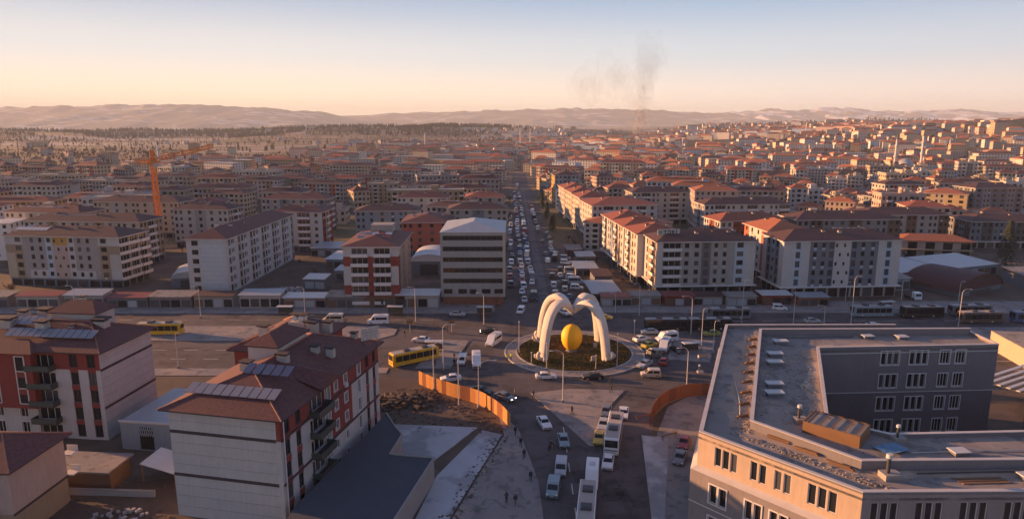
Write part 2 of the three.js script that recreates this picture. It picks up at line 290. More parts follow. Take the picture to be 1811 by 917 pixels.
// frosted concrete lots inside the left hoarding
slab([[-22, 116.6], [-6.3, 115.2], [-13.5, 101.5], [-13.5, 97.5], [-19, 98.5]], .18, 'lot', 'concrete_lot');
slab([[-5.3, 114.2], [-1.8, 112.4], [-8.8, 86], [-10, 70], [-16, 70], [-13.5, 86], [-11.8, 98]], .14, 'lot', 'concrete_lot');
slab([[23, 112], [27.6, 111], [21.4, 86], [19, 70], [17.4, 70]], .19, 'lot', 'concrete_lot');
sheet([[-78, 92], [-50, 98], [-47, 88], [-52, 70], [-80, 70]], .012, 'soil', 'yard');
sheet([[-44, 230], [-4, 230], [-4, 205], [-62, 205], [-88, 214], [-84, 300], [-60, 300]], .010, 'soil', 'yard');
sheet([[25, 206], [43, 208], [38, 300], [30, 340], [26, 340]], .010, 'soil', 'garden_ground');
// ---------- building kit ----------
const OCC = [];                                               // footprints taken
// one facade: u along it, v up; bays: [width, wall material, kind, {opts}]
function facade(g, side, w, d, base, floors, fh, bays, opt) {
  const o = { F: [-w / 2, d / 2, 1, 0], R: [w / 2, d / 2, 0, -1], B: [w / 2, -d / 2, -1, 0], L: [-w / 2, -d / 2, 0, 1] }[side];
  return run(g, o, side === 'F' || side === 'B' ? w : d, base, floors, fh, bays, opt);
}
function run(g, [ox, oz, ux, uz], L, base, floors, fh, bays, opt) {
  const nx = -uz, nz = ux;                                    // outward normal
  const at = (u, v, n) => [ox + ux * u + nx * n, v, oz + uz * u + nz * n];
  const ry = Math.atan2(-uz, ux);
  const sum = bays.reduce((s, b) => s + b[0], 0), k = L / sum, walls = new Map();
  // neighbouring cells of one material form one wall panel
  const cm = (i, fl) => { const m = bays[i][1]; return Array.isArray(m) ? m[Math.min(fl, m.length - 1)] : m; }, comp = {};
  const fill = (i, fl, id) => { if (i < 0 || fl < 0 || i >= bays.length || fl >= floors || comp[i + ',' + fl] !== undefined || cm(i, fl) !== id.m) return; comp[i + ',' + fl] = id; fill(i + 1, fl, id); fill(i - 1, fl, id); fill(i, fl + 1, id); fill(i, fl - 1, id); };
  for (let i = 0; i < bays.length; i++) for (let fl = 0; fl < floors; fl++) fill(i, fl, { m: cm(i, fl) });
  const wall = (id) => { if (!walls.has(id)) walls.set(id, new GB()); return walls.get(id); };
  let u = 0, bi = -1;
  for (const [bw0, m0, kind, bo = {}] of bays) {
    bi++;
    const bw = bw0 * k, uc = u + bw / 2;
    for (let fl = 0; fl < floors; fl++) {
      const m = Array.isArray(m0) ? m0[Math.min(fl, m0.length - 1)] : m0, v0 = base + fl * fh, v1 = v0 + fh, holes = [];
      const kd = Array.isArray(kind) ? kind[Math.min(fl, kind.length - 1)] : kind;
      const hole = (c, wd, sill, ht) => holes.push([uc + c - wd / 2, uc + c + wd / 2, v0 + sill, v0 + sill + ht]);
      if (kd === 'w') hole(0, Math.min(1.4, bw - .5), .9, 1.5);
      else if (kd === 'W') hole(0, Math.min(2.1, bw - (fh > 4 ? .1 : .4)), .85, fh > 4 ? 2.4 : 1.6);
      else if (kd === 'D') { const hd = fh > 4 ? 2.4 : 1.5; hole(-bw * .23, Math.min(1.2, bw * .36), .85, hd); hole(bw * .23, Math.min(1.2, bw * .36), .85, hd); }
      else if (kd === 'T') for (const c of [-1, 0, 1]) hole(c * bw * .3, bw * .25, .8, Math.min(2.45, fh - 1.45));
      else if (kd === 't') hole(0, Math.min(1.5, bw - .12), .45, fh - .9);
      else if (kd === 's') hole((fl % 2 ? .22 : -.22) * bw, .75, .9, 1.1);
      else if (kd === 'g') hole(0, bw - .3, 1.0, 1.45);
      else if (kd === 'B') hole(0, bw - .5, .12, 2.35);
      else if (kd === 'S') hole(0, bw - .7, .1, fh - .7);
      const b = wall(comp[bi + ',' + fl]), us = [u, u + bw], vs = [v0, v1];
      for (const h of holes) { us.push(h[0], h[1]); vs.push(h[2], h[3]); }
      const uu = [...new Set(us)].sort((a, c) => a - c), vv = [...new Set(vs)].sort((a, c) => a - c);
      for (let i = 0; i < uu.length - 1; i++) for (let j = 0; j < vv.length - 1; j++) {
        const mu = (uu[i] + uu[i + 1]) / 2, mv = (vv[j] + vv[j + 1]) / 2;
        if (holes.some((h) => mu > h[0] && mu < h[1] && mv > h[2] && mv < h[3])) continue;
        b.quad(at(uu[i], vv[j], 0), at(uu[i + 1], vv[j], 0), at(uu[i + 1], vv[j + 1], 0), at(uu[i], vv[j + 1], 0));
      }
      const dp = kd === 'B' ? .5 : .22;
      for (const [a, c, e, f] of holes) {                      // reveals, then the window itself
        b.quad(at(a, e, 0), at(a, f, 0), at(a, f, -dp), at(a, e, -dp)).quad(at(c, e, -dp), at(c, f, -dp), at(c, f, 0), at(c, e, 0)).quad(at(a, f, 0), at(c, f, 0), at(c, f, -dp), at(a, f, -dp)).quad(at(a, e, -dp), at(c, e, -dp), at(c, e, 0), at(a, e, 0));
        const ww = c - a, hh = f - e, key = ww.toFixed(2) + 'x' + hh.toFixed(2);
        const pg = cached('pane' + key, () => new GB().box(0, 0, 0, ww, hh, .05).geo());
        const gm = bo.glass ?? opt.glass ?? 'glass';
        const win = part(g, 'window', pg, rnd() < (opt.curtain ?? .2) ? 'glassgrey' : gm);
        win.position.set(...at((a + c) / 2, (e + f) / 2, -dp + .03)); win.rotation.y = ry;
        if (opt.frames || kd === 'g' || kd === 'B') {
          const n = kd === 'g' ? Math.max(2, Math.round(ww / 1.6)) : ww > 1.6 ? 3 : ww > 1 ? 2 : 1;
          const fg = cached('frame' + key + kd, () => { const q = new GB(); const t = .09; q.box(0, hh / 2 - t / 2, .05, ww, t, .06).box(0, -hh / 2 + t / 2, .05, ww, t, .06); for (let i = 0; i <= n; i++) q.box(-ww / 2 + t / 2 + (ww - t) * i / n, 0, .052, t, hh - 2 * t, .06); return q.geo(); });
          part(win, 'frame', fg, bo.frame ?? (bo.spandrel ? 'darkband' : opt.frameMat ?? 'trim'));
        }
        if ((kd === 'w' || kd === 'D' || kd === 'W') && opt.ac !== false && hash(Math.round(a * 10), fl * 7 + bi, 57) < .09) { const ac = part(g, 'air_conditioner', cached('ac', () => new GB().box(0, 0, 0, .8, .55, .32).box(0, 0, .17, .44, .44, .03).geo()), 'trim'); ac.position.set(...at((a + c) / 2, e - .42, .2)); ac.rotation.y = ry; }
        if (opt.surround && !bo.spandrel && kd !== 'B' && kd !== 'g') {
          const sg = cached('surround' + key, () => { const q = new GB(), t = .16; q.box(0, hh / 2 + t / 2, 0, ww + 2 * t, t, .1).box(0, -hh / 2 - t / 2, 0, ww + 2 * t, t, .14); for (const s of [-1, 1]) q.box(s * (ww / 2 + t / 2), 0, 0, t, hh, .1); return q.geo().translate(0, 0, dp + .02); });
          part(win, 'surround', sg, opt.surround);
        }
      }
      if (kd === 'B' && !(bo.skipTop && fl === floors - 1)) {
        const bd = bo.deep ?? 1.2, bl = bw - .1, r = bo.rail ?? opt.rail ?? 'trim', solid = bo.solid ?? true;
        const bg = cached('balc' + bl.toFixed(2) + bd, () => new GB().box(0, 0, bd / 2, bl, .18, bd).geo());
        const bal = part(g, 'balcony', bg, bo.slab ?? opt.slabMat ?? 'trim'); bal.position.set(...at(uc, v0 + .0, .01)); bal.rotation.y = ry;
        const rg = cached('rail' + bl.toFixed(2) + bd + solid, () => { const q = new GB(); if (solid) q.box(0, .52, bd - .06, bl, .86, .1).box(-bl / 2 + .05, .52, bd / 2 - .06, .1, .86, bd - .1).box(bl / 2 - .05, .52, bd / 2 - .06, .1, .86, bd - .1); else { q.box(0, 1.0, bd - .05, bl, .07, .07).box(0, .55, bd - .05, bl, .04, .04); for (const s of [-1, 1]) q.box(s * (bl / 2 - .04), 1.0, bd / 2, .06, .06, bd - .1).box(s * (bl / 2 - .04), .55, bd / 2, .04, .04, bd - .1); for (let i = 0; i <= 8; i++) q.box(-bl / 2 + .04 + (bl - .08) * i / 8, .55, bd - .05, .05, .92, .05); } return q.geo(); });
        part(bal, 'parapet', rg, r);
      }
      if (bo.spandrel && fl > 0) { const q = cached('spand' + bw.toFixed(2), () => new GB().box(0, 0, 0, Math.min(1.5, bw - .12), .92, .06).geo()); const s = part(g, 'spandrel', q, bo.spandrel); s.position.set(...at(uc, v0, .02)); s.rotation.y = ry; }
      if (bo.tile && fl % 2 === (bo.tilePhase ?? 0)) { const q = cached('tilep' + bo.tile, () => new GB().box(0, 0, 0, .95, .75, .06).geo()); for (const c of [-1, 1]) { const s = part(g, 'facade_panel', q, bo.tile); s.position.set(...at(uc + c * bw * .23, v0 + .42, .035)); s.rotation.y = ry; } }
    }
    if (bo.lines) { const q = new GB(); for (let fl = 1; fl < floors * 2; fl++) if (!(bo.bands ?? []).includes(fl / 2)) { const p = at(uc, base + fl * fh / 2, .012); q.box(p[0], p[1], p[2], bw, .05, .03, ry); } part(g, 'joint_line', q.geo(), bo.lines); }
    for (const bnd of bo.bands ?? []) { const p = at(uc, base + bnd * fh, .05), q = new GB(); q.box(p[0], p[1], p[2], bw - .1, .42, .1, ry); part(g, 'facade_band', q.geo(), bo.bandMat ?? 'darkband'); }
    u += bw;
  }
  for (const [id, b] of walls) part(g, walls.size > 1 ? 'wall_panel' : 'wall', b.geo(), id.m);
}
function hipGeo(w, d, y, rh, o, hipF = .9) {
  const W = w / 2 + o, D = d / 2 + o, b = new GB(), e = .16, hip = Math.min(W, D) * hipF;
  const lx = W >= D ? W - hip : 0, lz = W >= D ? 0 : D - hip, r = [[-lx, y + rh, lz], [lx, y + rh, lz], [lx, y + rh, -lz], [-lx, y + rh, -lz]];
  const c = [[-W, y + e, D], [W, y + e, D], [W, y + e, -D], [-W, y + e, -D]];
  for (let i = 0; i < 4; i++) { const j = (i + 1) % 4; b.quad(c[i], c[j], r[j], r[i]); }
  return b;
}
function roof(g, w, d, y, o = {}) {
  const rh = o.rh ?? 2.6, ov = o.over ?? .8, rf = part(g, 'roof', hipGeo(w, d, y, rh, ov).geo(), o.mat ?? 'roof');
  const W = w / 2 + ov, D = d / 2 + ov, q = new GB();
  q.box(0, y + .06, 0, 2 * W - .02, .2, 2 * D - .02);
  part(rf, 'eave', q.geo(), o.eave ?? 'trim');
  if (o.ridge) {
    const hip = Math.min(W, D) * .9, lx = W >= D ? W - hip : 0, lz = W >= D ? 0 : D - hip, rb = new GB(), t = y + rh + .04;
    for (const [sx, sz] of [[1, 1], [-1, 1], [1, -1], [-1, -1]]) rb.bar([sx * W, y + .2, sz * D], [sx * lx, t, sz * lz], .16);
    rb.bar([-lx - .01, t, -lz - .01], [lx + .01, t, lz + .01], .18);
    part(rf, 'ridge_tile', rb.geo(), o.ridge);
  }
  return rf;
}
const chimneyGeo = cached('chim', () => new GB().box(0, .65, 0, 1.1, 1.3, .9).geo()), capGeo = cached('cap', () => new GB().box(0, 1.55, 0, 1.4, .16, 1.2).box(0, 1.39, 0, .8, .2, .6).geo());
function chimney(g, x, y, z, s = 1, m = 'offwhite', ry = 0) { const c = part(g, 'chimney', chimneyGeo, m); c.position.set(x, y, z); c.scale.setScalar(s); c.rotation.y = ry; part(c, 'cap', capGeo, 'darkband'); return c; }
const spGeo = cached('solar', () => new GB().box(0, 0, 0, 1.25, .1, 2.1).geo());
const slegGeo = cached('sleg', () => new GB().bar([-.5, -.02, -.9], [-.5, -2.2, -.2], .06).bar([.5, -.02, -.9], [.5, -2.2, -.2], .06).geo());
function solarRow(g, x, y, z, n, tilt = .42, m = 'panel', gap = 1.4) { for (let i = 0; i < n; i++) { const s = part(g, 'solar_panel', spGeo, m); s.position.set(x + i * gap, y, z); s.rotation.x = tilt; part(s, 'stand', slegGeo, 'darkmetal'); } }
// a whole block. (x, f): front-left corner at the ground; turn: how far the front swings away on the right
function block(name, label, category, { x, f, w, d, turn = 0, floors = 5, fh = 3, base = 0, sides = {}, wall = 'white', roofO = {}, group, opt = {}, baseMat, baseKind, y = 0, flatRoof }) {
  const t = turn * R, cx = x + Math.cos(t) * w / 2 - Math.sin(t) * d / 2, cf = f + Math.sin(t) * w / 2 + Math.cos(t) * d / 2;
  const g = thing(name, label, category, cx, cf, y, t, group); OCC.push([cx, cf, w, d, t]);
  for (const s of ['F', 'R', 'B', 'L']) {
    const L = s === 'F' || s === 'B' ? w : d;
    facade(g, s, w, d, base, floors, fh, sides[s] ?? [[L, wall, 'n']], opt);
    if (base > 0) { const n = Math.max(1, Math.round(L / 4)); facade(g, s, w - (opt.inset ?? .5), d - (opt.inset ?? .5), 0, 1, base, Array.from({ length: n }, () => [1, baseMat ?? 'greige', (s === 'F' || s === 'L' || s === 'R') && sides[s] ? baseKind ?? 'S' : 'n']), { ...opt, frames: false, surround: null }); }
  }
  const H = base + floors * fh;
  if (base > 0 && opt.shelf !== false) part(g, 'cornice', new GB().box(0, base - .05, 0, w + (opt.shelfOut ?? 1.2), .28, d + (opt.shelfOut ?? 1.2)).geo(), 'trim');
  if (flatRoof) { part(g, 'roof', new GB().box(0, H + .1, 0, w + .1, .22, d + .1).geo(), flatRoof); }
  else roof(g, w, d, H, roofO);
  return [g, H];
}
const nthW = ['first', 'second', 'third', 'fourth', 'fifth', 'sixth', 'seventh', 'eighth', 'ninth', 'tenth', 'eleventh', 'twelfth', 'thirteenth', 'fourteenth', 'fifteenth', 'sixteenth', 'seventeenth', 'eighteenth', 'nineteenth', 'twentieth'];
const ordW = (i) => i <= 20 ? nthW[i - 1] : i % 10 === 0 ? ['thirtieth', 'fortieth', 'fiftieth', 'sixtieth', 'seventieth', 'eightieth'][i / 10 - 3] : ['twenty', 'thirty', 'forty', 'fifty', 'sixty', 'seventy', 'eighty'][Math.floor(i / 10) - 2] + '-' + nthW[i % 10 - 1];
// ---------- the four buildings nearest the camera ----------
const RW = ['white', 'white', 'white', 'white', 'red'], RR = ['white', 'white', 'red', 'red', 'red'];
const inLocal = (g, x, f) => { const t = g.rotation.y, dx = x - g.position.x, df = f + g.position.z; return [Math.cos(t) * dx + Math.sin(t) * df, -(-Math.sin(t) * dx + Math.cos(t) * df)]; };   // world (x, f) to the building's own x, z
{ // A: white apartment block, lower left of the middle
  const [g, H] = block('apartment_building', 'white apartment block with brown bands and red-brown roof, nearest on the left', 'building', {
    x: -47.2, f: 87.2, w: 16.8, d: 32.6, turn: -12, floors: 5, fh: 3.2,
    sides: {
      F: [[16.2, 'white', 'n', { lines: 'greige', bands: [2, 4] }], [.6, RW, 'n']],
      R: [[1, RW, 'n'], [1.5, RW, 't', { spandrel: 'red' }], [1.5, RW, 'n'], [1.5, RW, 't', { spandrel: 'red' }], [2.3, RW, 'n'], [5, RW, 'B', { rail: 'rail', slab: 'darkband', deep: 1.7, skipTop: false }], [1.6, RW, 't'], [1.2, RR, 'n'], [1.6, RR, 'w'], [1.8, ['white', 'white', 'red', 'red', 'red'], 'n'], [1.6, RR, 'w'], [1.4, RR, 'n'], [2.2, RW, 'n'], [1.3, RW, 't', { glass: 'glassblue' }], [2.2, RW, 'n'], [1.3, RW, 't', { spandrel: 'red' }], [1.6, RW, 'n'], [1.3, RW, 't', { spandrel: 'red' }], [1.3, RW, 'n']],
      L: [[8, 'white', 'W'], [8, 'red', 'D'], [16, 'white', 'W']], B: [[8, 'white', 'W'], [8, 'white', 'D']],
    },
    roofO: { rh: 3.6, over: .9, mat: 'roof', ridge: 'ridge', eave: 'darkband' }, opt: { frames: true, surround: 'trim', rail: 'rail' },
  });
  for (const [u, v, wd] of [[2 * 3.2, 0, 32.4], [4 * 3.2, 0, 32.4]]) part(g, 'facade_band', new GB().box(8.46, u, 0, .12, .34, wd).geo(), 'darkband');
  for (const z of [15.6, 3.2]) part(g, 'downpipe', cyl(.09, .09, 16, 8.55, 0, z), 'trim');
  // wing behind on the left, and the cross roof over the balconies
  const wing = part(g, 'wing', new GB().box(-8.6, H / 2, -16.5, 12, H - .02, 17).geo(), 'red');
  const wr = part(wing, 'roof', hipGeo(12, 17, H + .02, 3.1, .9).geo().translate(-8.6, 0, -16.5), 'roof'); wr.userData.label = 'red-brown hipped roof of the rear wing';
  part(wing, 'eave', new GB().box(-8.6, H + .03, -16.5, 13.78, .2, 18.78).geo(), 'darkband');
  part(wing, 'ridge_tile', new GB().bar([-15.5, H + .2, -7.1], [-9.6, H + 3.1, -12.9], .18).bar([-15.5, H + .2, -25.9], [-9.6, H + 3.1, -20], .18).bar([-8.6, H + 3.14, -12.9], [-8.6, H + 3.14, -20], .18).geo(), 'ridge');
  for (const z of [-10, -13.5, -20, -23]) { const w = part(wing, 'window', new GB().box(-14.62, H - 1.7, z, .08, 1.7, 1.3).geo(), 'glass'); part(g, 'window_frame', new GB().box(-14.66, H - .8, z, .1, .12, 1.6).box(-14.66, H - 2.6, z, .1, .12, 1.6).box(-14.66, H - 1.7, z - .74, .1, 1.7, .12).box(-14.66, H - 1.7, z + .74, .1, 1.7, .12).geo(), 'trim'); }
  { const y = H + .16, b = new GB(), z0 = 6.6, z1 = 1.4, zm = 4, ym = H + 2.6; b.quad([9.9, y, z0], [9.9, y, zm], [2.4, ym, zm], [2.4, ym, z0 - 2.4]).tri([9.9, y, z0], [9.9, ym - 1.2, zm], [9.9, y, z1]); const c = new GB().quad([10, H + .5, z0 + .4], [10, H + 2.0, zm], [1.6, H + 3.1, zm], [1.6, H + 2.6, z0 - .6]).quad([10, H + 2.0, zm], [10, H + .5, z1 - .4], [1.6, H + 2.6, z1 + .6], [1.6, H + 3.1, zm]).tri([10, H + .5, z0 + .4], [10, H + .5, z1 - .4], [10, H + 2.0, zm]); part(g, 'cross_roof', c.geo(), 'roof'); }
  // stair tower rising through the roof
  const tower = part(g, 'stair_tower', new GB().box(-2.6, H + 2.4, -2.5, 5, 4.4, 9).geo(), 'white');
  const tr = part(tower, 'roof', hipGeo(5, 9, H + 4.6, 1.7, .5).geo().translate(-2.6, 0, -2.5), 'roof'); part(tower, 'eave', new GB().box(-2.6, H + 4.66, -2.5, 6, .16, 10).geo(), 'darkband');
  solarRow(g, -6.6, H + 2.05, 13.2, 10, .36); solarRow(g, -.4, H + 3.75, 8.8, 5, .4, 'panelblue', 1.5);
  for (const [x, y, z, s] of [[-2.4, 2.6, 6.6, 1.35], [1.6, 2.9, 3.2, 1.4], [3.3, 2.6, -3.5, 1.1], [5.6, 2.2, -4.2, 1.1], [-1.4, 3.2, -11.5, 1.6], [-9.5, 3, -9.5, 1.3], [.4, 3.2, -13.5, 1.3], [5.2, 1.9, -13.8, 1]]) chimney(g, x, H + y - .8, z, s);
  // water tank on its plinth among the chimneys
  const tank = part(g, 'tank_plinth', new GB().box(-4.4, H + 3.4, -12.5, 3, 2.2, 2.4).geo(), 'offwhite'); part(tank, 'water_tank', merge(new THREE.CylinderGeometry(.5, .5, 1.5, 14).rotateX(Math.PI / 2).translate(-4.9, H + 5.1, -12.5), new THREE.CylinderGeometry(.5, .5, 1.5, 14).rotateX(Math.PI / 2).translate(-3.7, H + 5.1, -12.5)), 'trim'); part(tank, 'cap', new GB().box(-4.3, H + 5.75, -12.5, 3.2, .16, 1.8).geo(), 'darkband');
  // dark membrane roof of the low shop annex running along its right side
  const an = thing('shop_annex', 'low annex with dark blue-grey flat roof beside the nearest white block', 'building', -20, 92);
  const poly = [[-19.9, 107.5], [-18.2, 104.4], [-19, 97.6], [-12, 96.4], [-15.4, 79], [-20, 62], [-30, 62], [-29.2, 82], [-28.8, 84.5], [-22.3, 113]].map(([x, f]) => [x + 20, 92 - f]);
  part(an, 'wall', new GB().prism(poly, 0, 3.7, false).geo(), 'greige'); part(an, 'roof', new GB().prism(poly, 3.7, 3.9).geo(), 'membrane');
  const edge = new GB(); const rim = [[-22.3, 112.8], [-19.9, 107.5], [-18.2, 104.4], [-19, 97.6], [-12, 96.4], [-15.4, 79], [-20, 62]]; for (let i = 0; i < rim.length - 1; i++) { const [a, b] = rim[i], [c, d] = rim[i + 1]; edge.box((a + c) / 2 + 20, 3.98, 92 - (b + d) / 2, Math.hypot(c - a, d - b), .2 + i * .006, .25, Math.atan2(d - b, c - a)); } part(an, 'parapet', edge.geo(), 'greige');
  // rooftop sign with rows of small lettering, catching the sun
  const sg = thing('rooftop_sign', 'sunlit white rooftop sign of small lettering on the nearest block\'s far corner', 'sign', -24.6, 112.6, 16.2, .75);
  part(sg, 'sign_board', new GB().box(0, 2.6, 0, 3.4, 2.1, .1).geo(), 'white'); part(sg, 'post', new GB().bar([-1.3, 0, 0], [-1.3, 1.6, 0], .1).bar([1.3, 0, 0], [1.3, 1.6, 0], .1).bar([-1.3, 0, -1.4], [-1.3, 2, -.1], .08).bar([1.3, 0, -1.4], [1.3, 2, -.1], .08).geo(), 'darkmetal');
  const marks = new GB(); for (let r = 0; r < 4; r++) for (let c = 0; c < 8; c++) if (hash(c, r, 77) > .25) marks.box(-1.4 + c * .4, 3.35 - r * .48, .06, .2 + .12 * hash(c, r, 78), .24, .03); part(sg, 'lettering', marks.geo(), 'beige');
}
{ // B: red and white block at the left edge
  const [g, H] = block('apartment_building', 'red and white apartment block with framed windows at the left edge', 'building', {
    x: -114.4, f: 115, w: 44, d: 14.2, turn: -6, floors: 5, fh: 3.2,
    sides: {
      F: [[18, RR, 'n'], [2, RR, 'w'], [2.4, RR, 'n'], [2, RR, 't'], [2.6, RR, 'n'], [2, RR, 't'], [1.4, RR, 'n'], [4.6, RW, 'B', { rail: 'rail', slab: 'darkband', deep: 1.6 }], [2.4, RW, 'n'], [1.7, RW, 't', { spandrel: 'red' }], [1.5, RW, 'n'], [1.7, RW, 't', { spandrel: 'red' }], [.7, RW, 'n']],
      R: [[13.8, 'white', 'n', { lines: 'greige', bands: [1.85, 4] }]],
    },
    roofO: { rh: 3.4, over: .9, mat: 'roof', ridge: 'ridge', eave: 'darkband' }, opt: { frames: true, surround: 'trim' },
  });
  const bay = part(g, 'projecting_bay', new GB().box(-2, H / 2 + 2.9, 7.8, 25, H - 6, 1.4).geo(), 'red');
  part(bay, 'roof', new GB().quad([-15, H + .15, 9.5], [11.6, H + .15, 9.5], [8, H + 1.5, 5.4], [-15, H + 1.5, 5.4]).tri([11.6, H + .15, 9.5], [11.6, H + .15, 6.9], [8, H + 1.5, 5.4]).geo(), 'roof');
  for (const x of [-6, -1.5, 3.2, 8.4]) { const w = part(bay, 'window', new GB().box(x, H - 4.9, 8.54, 1.5, 8.4, .1).geo(), 'glass'); part(g, 'window_frame', new GB().box(x - .85, H - 4.9, 8.58, .16, 8.6, .14).box(x + .85, H - 4.9, 8.58, .16, 8.6, .14).box(x, H - .62, 8.58, 1.6, .16, .14).box(x, H - 9.2, 8.58, 1.6, .16, .14).box(x, H - 3.3, 8.58, 1.6, .16, .14).box(x, H - 6.4, 8.58, 1.6, .14, .14).geo(), 'trim'); for (const y of [3.9, 7]) part(g, 'spandrel', new GB().box(x, H - y, 8.6, 1.5, 1.0, .06).geo(), 'red'); }
  solarRow(g, 3.6, H + 2.3, 4.2, 12, .45); solarRow(g, 2.6, H + 3.6, 1.4, 5, .45);
  for (const [x, y, z, s] of [[8.4, 2.2, 2.6, 1.6], [13.2, 2.4, 1.6, .9], [17.4, 1.6, -.4, 1.9], [1.2, 2.2, 2, 1.7], [3.4, 2.2, -4, 1.8], [-1, 2.2, -4, 1.5]]) chimney(g, x, H + y - .7, z, s);
  const tower = part(g, 'stair_tower', new GB().box(11.5, H + 2.4, -3.6, 8.6, 4, 5).geo(), 'white'); part(tower, 'roof', hipGeo(8.6, 5, H + 4.4, 1.9, .6).geo().translate(11.5, 0, -3.6), 'roof'); part(tower, 'eave', new GB().box(11.5, H + 4.46, -3.6, 9.8, .16, 6.2).geo(), 'darkband'); chimney(g, 11, H + 5.4, -4.4, .9);
}
{ // C: corner of a lower cream block, bottom left
  const [g, H] = block('apartment_building', 'low cream-walled block with red-brown roof in the bottom left corner', 'building', {
    x: -81.5, f: 81.4, w: 16.3, d: 10.2, turn: -2.5, floors: 2, fh: 3.1, base: 4, baseMat: 'tan', baseKind: 'n',
    sides: { F: [[10, 'pinkish', 'D'], [4, 'pinkish', 'B', { rail: 'trim' }], [2, 'pinkish', 'n']], R: [[10, 'pinkish', 'n']] },
    roofO: { rh: 2.8, over: .9, mat: 'roof', ridge: 'ridge', eave: 'darkband' }, opt: { frames: true, inset: .1, shelf: false },
  });
  part(g, 'facade_band', new GB().box(8.16, 4, 0, .16, .3, 10.3).geo(), 'darkband');
  for (const y of [4.1, 7.2]) { const b = part(g, 'balcony', new GB().box(8.2, y, -5.9, 1.6, .2, 1.6).geo(), 'trim'); part(b, 'parapet', new GB().box(8.2, y + .5, -6.66, 1.6, .8, .1).geo(), 'trim'); }
}
{ // low buildings in the yard between them
  const [g, H] = block('low_outbuilding', 'blue-grey low building with grey roof between the two white blocks', 'building', { x: -66.4, f: 107.2, w: 15.6, d: 15, turn: -8, floors: 1, fh: 4.8, wall: 'bluegrey', sides: { F: [[3, 'bluegrey', 'n'], [3.2, 'bluegrey', 'S'], [3, 'bluegrey', 'n'], [3, 'bluegrey', 'S'], [3, 'bluegrey', 'n']] }, flatRoof: 'sheet', opt: { curtain: 0 } });
  part(g, 'parapet', new GB().box(0, 5.15, 7.6, 15.8, .3, .25).geo(), 'sheetlight');
  const gr = new GB(); for (const x of [-2.9, 3.3]) for (let i = 0; i < 7; i++) { gr.bar([x - 1.4 + i * .4, 2.6, 7.55], [x - 1.0 + i * .4, 4.2, 7.55], .06).bar([x - 1.0 + i * .4, 2.6, 7.57], [x - 1.4 + i * .4, 4.2, 7.57], .06); } part(g, 'window_grille', gr.geo(), 'paleblue');
  const sh = thing('yard_shed', 'long concrete-roofed shed with brown timber end below the red block', 'shed', -68, 97, 0, -.08);
  part(sh, 'wall', new GB().box(0, 1.5, 0, 15, 3, 5).geo(), 'brown'); part(sh, 'roof', new GB().box(0, 3.1, .2, 16, .26, 6.2).geo(), 'pavement'); part(sh, 'end_wall', new GB().box(7.6, 1.5, .2, .2, 2.9, 4.6).geo(), 'wood');
  const ln = thing('lean_to_roof', 'tilted sheet-metal lean-to roof against the nearest white block', 'shed', -53.6, 97.5, 0, -.2);
  part(ln, 'roof', new GB().quad([-3, 3.3, 2.4], [3, 2.2, 2.4], [3, 2.6, -2.4], [-3, 3.7, -2.4]).quad([-3, 3.2, 2.4], [-3, 3.6, -2.4], [3, 2.5, -2.4], [3, 2.1, 2.4]).geo(), 'sheetlight'); part(ln, 'post', new GB().bar([-2.8, 0, 2.2], [-2.8, 3.2, 2.2], .14).bar([2.8, 0, 2.2], [2.8, 2.1, 2.2], .14).bar([2.8, 0, -2.2], [2.8, 2.5, -2.2], .14).bar([-2.8, 0, -2.2], [-2.8, 3.5, -2.2], .14).geo(), 'wood');
  const wl = thing('retaining_wall', 'low concrete yard wall in front of the timber shed', 'wall', -64, 92.5, 0, -.05); part(wl, 'wall_body', new GB().box(0, .45, 0, 22, .9, .35).geo(), 'greige'); part(wl, 'coping', new GB().box(0, .95, 0, 22.1, .12, .5).geo(), 'pavement');
  for (const [x, f, s, l] of [[-55, 86, 2.6, 'heap of pale rubble in the yard nearest the white block'], [-60.5, 83.5, 1.9, 'smaller pale rubble heap in the yard beside the cream block']]) {
    const h = thing('rubble_heap', l, 'rubble', x, f, 0, 0, 'rubble heaps in the yard'); const b = new GB(); for (let i = 0; i < 46; i++) { const a = rnd() * 6.28, q = Math.sqrt(rnd()) * s, z = rr(.12, .45); b.box(Math.cos(a) * q * 1.6, z * .5 + (s - q) * .16, Math.sin(a) * q, z * 1.4, z, z * 1.1, rnd() * 3); } part(h, 'debris', b.geo(), 'lot', { kind: 'stuff' });
  }
}
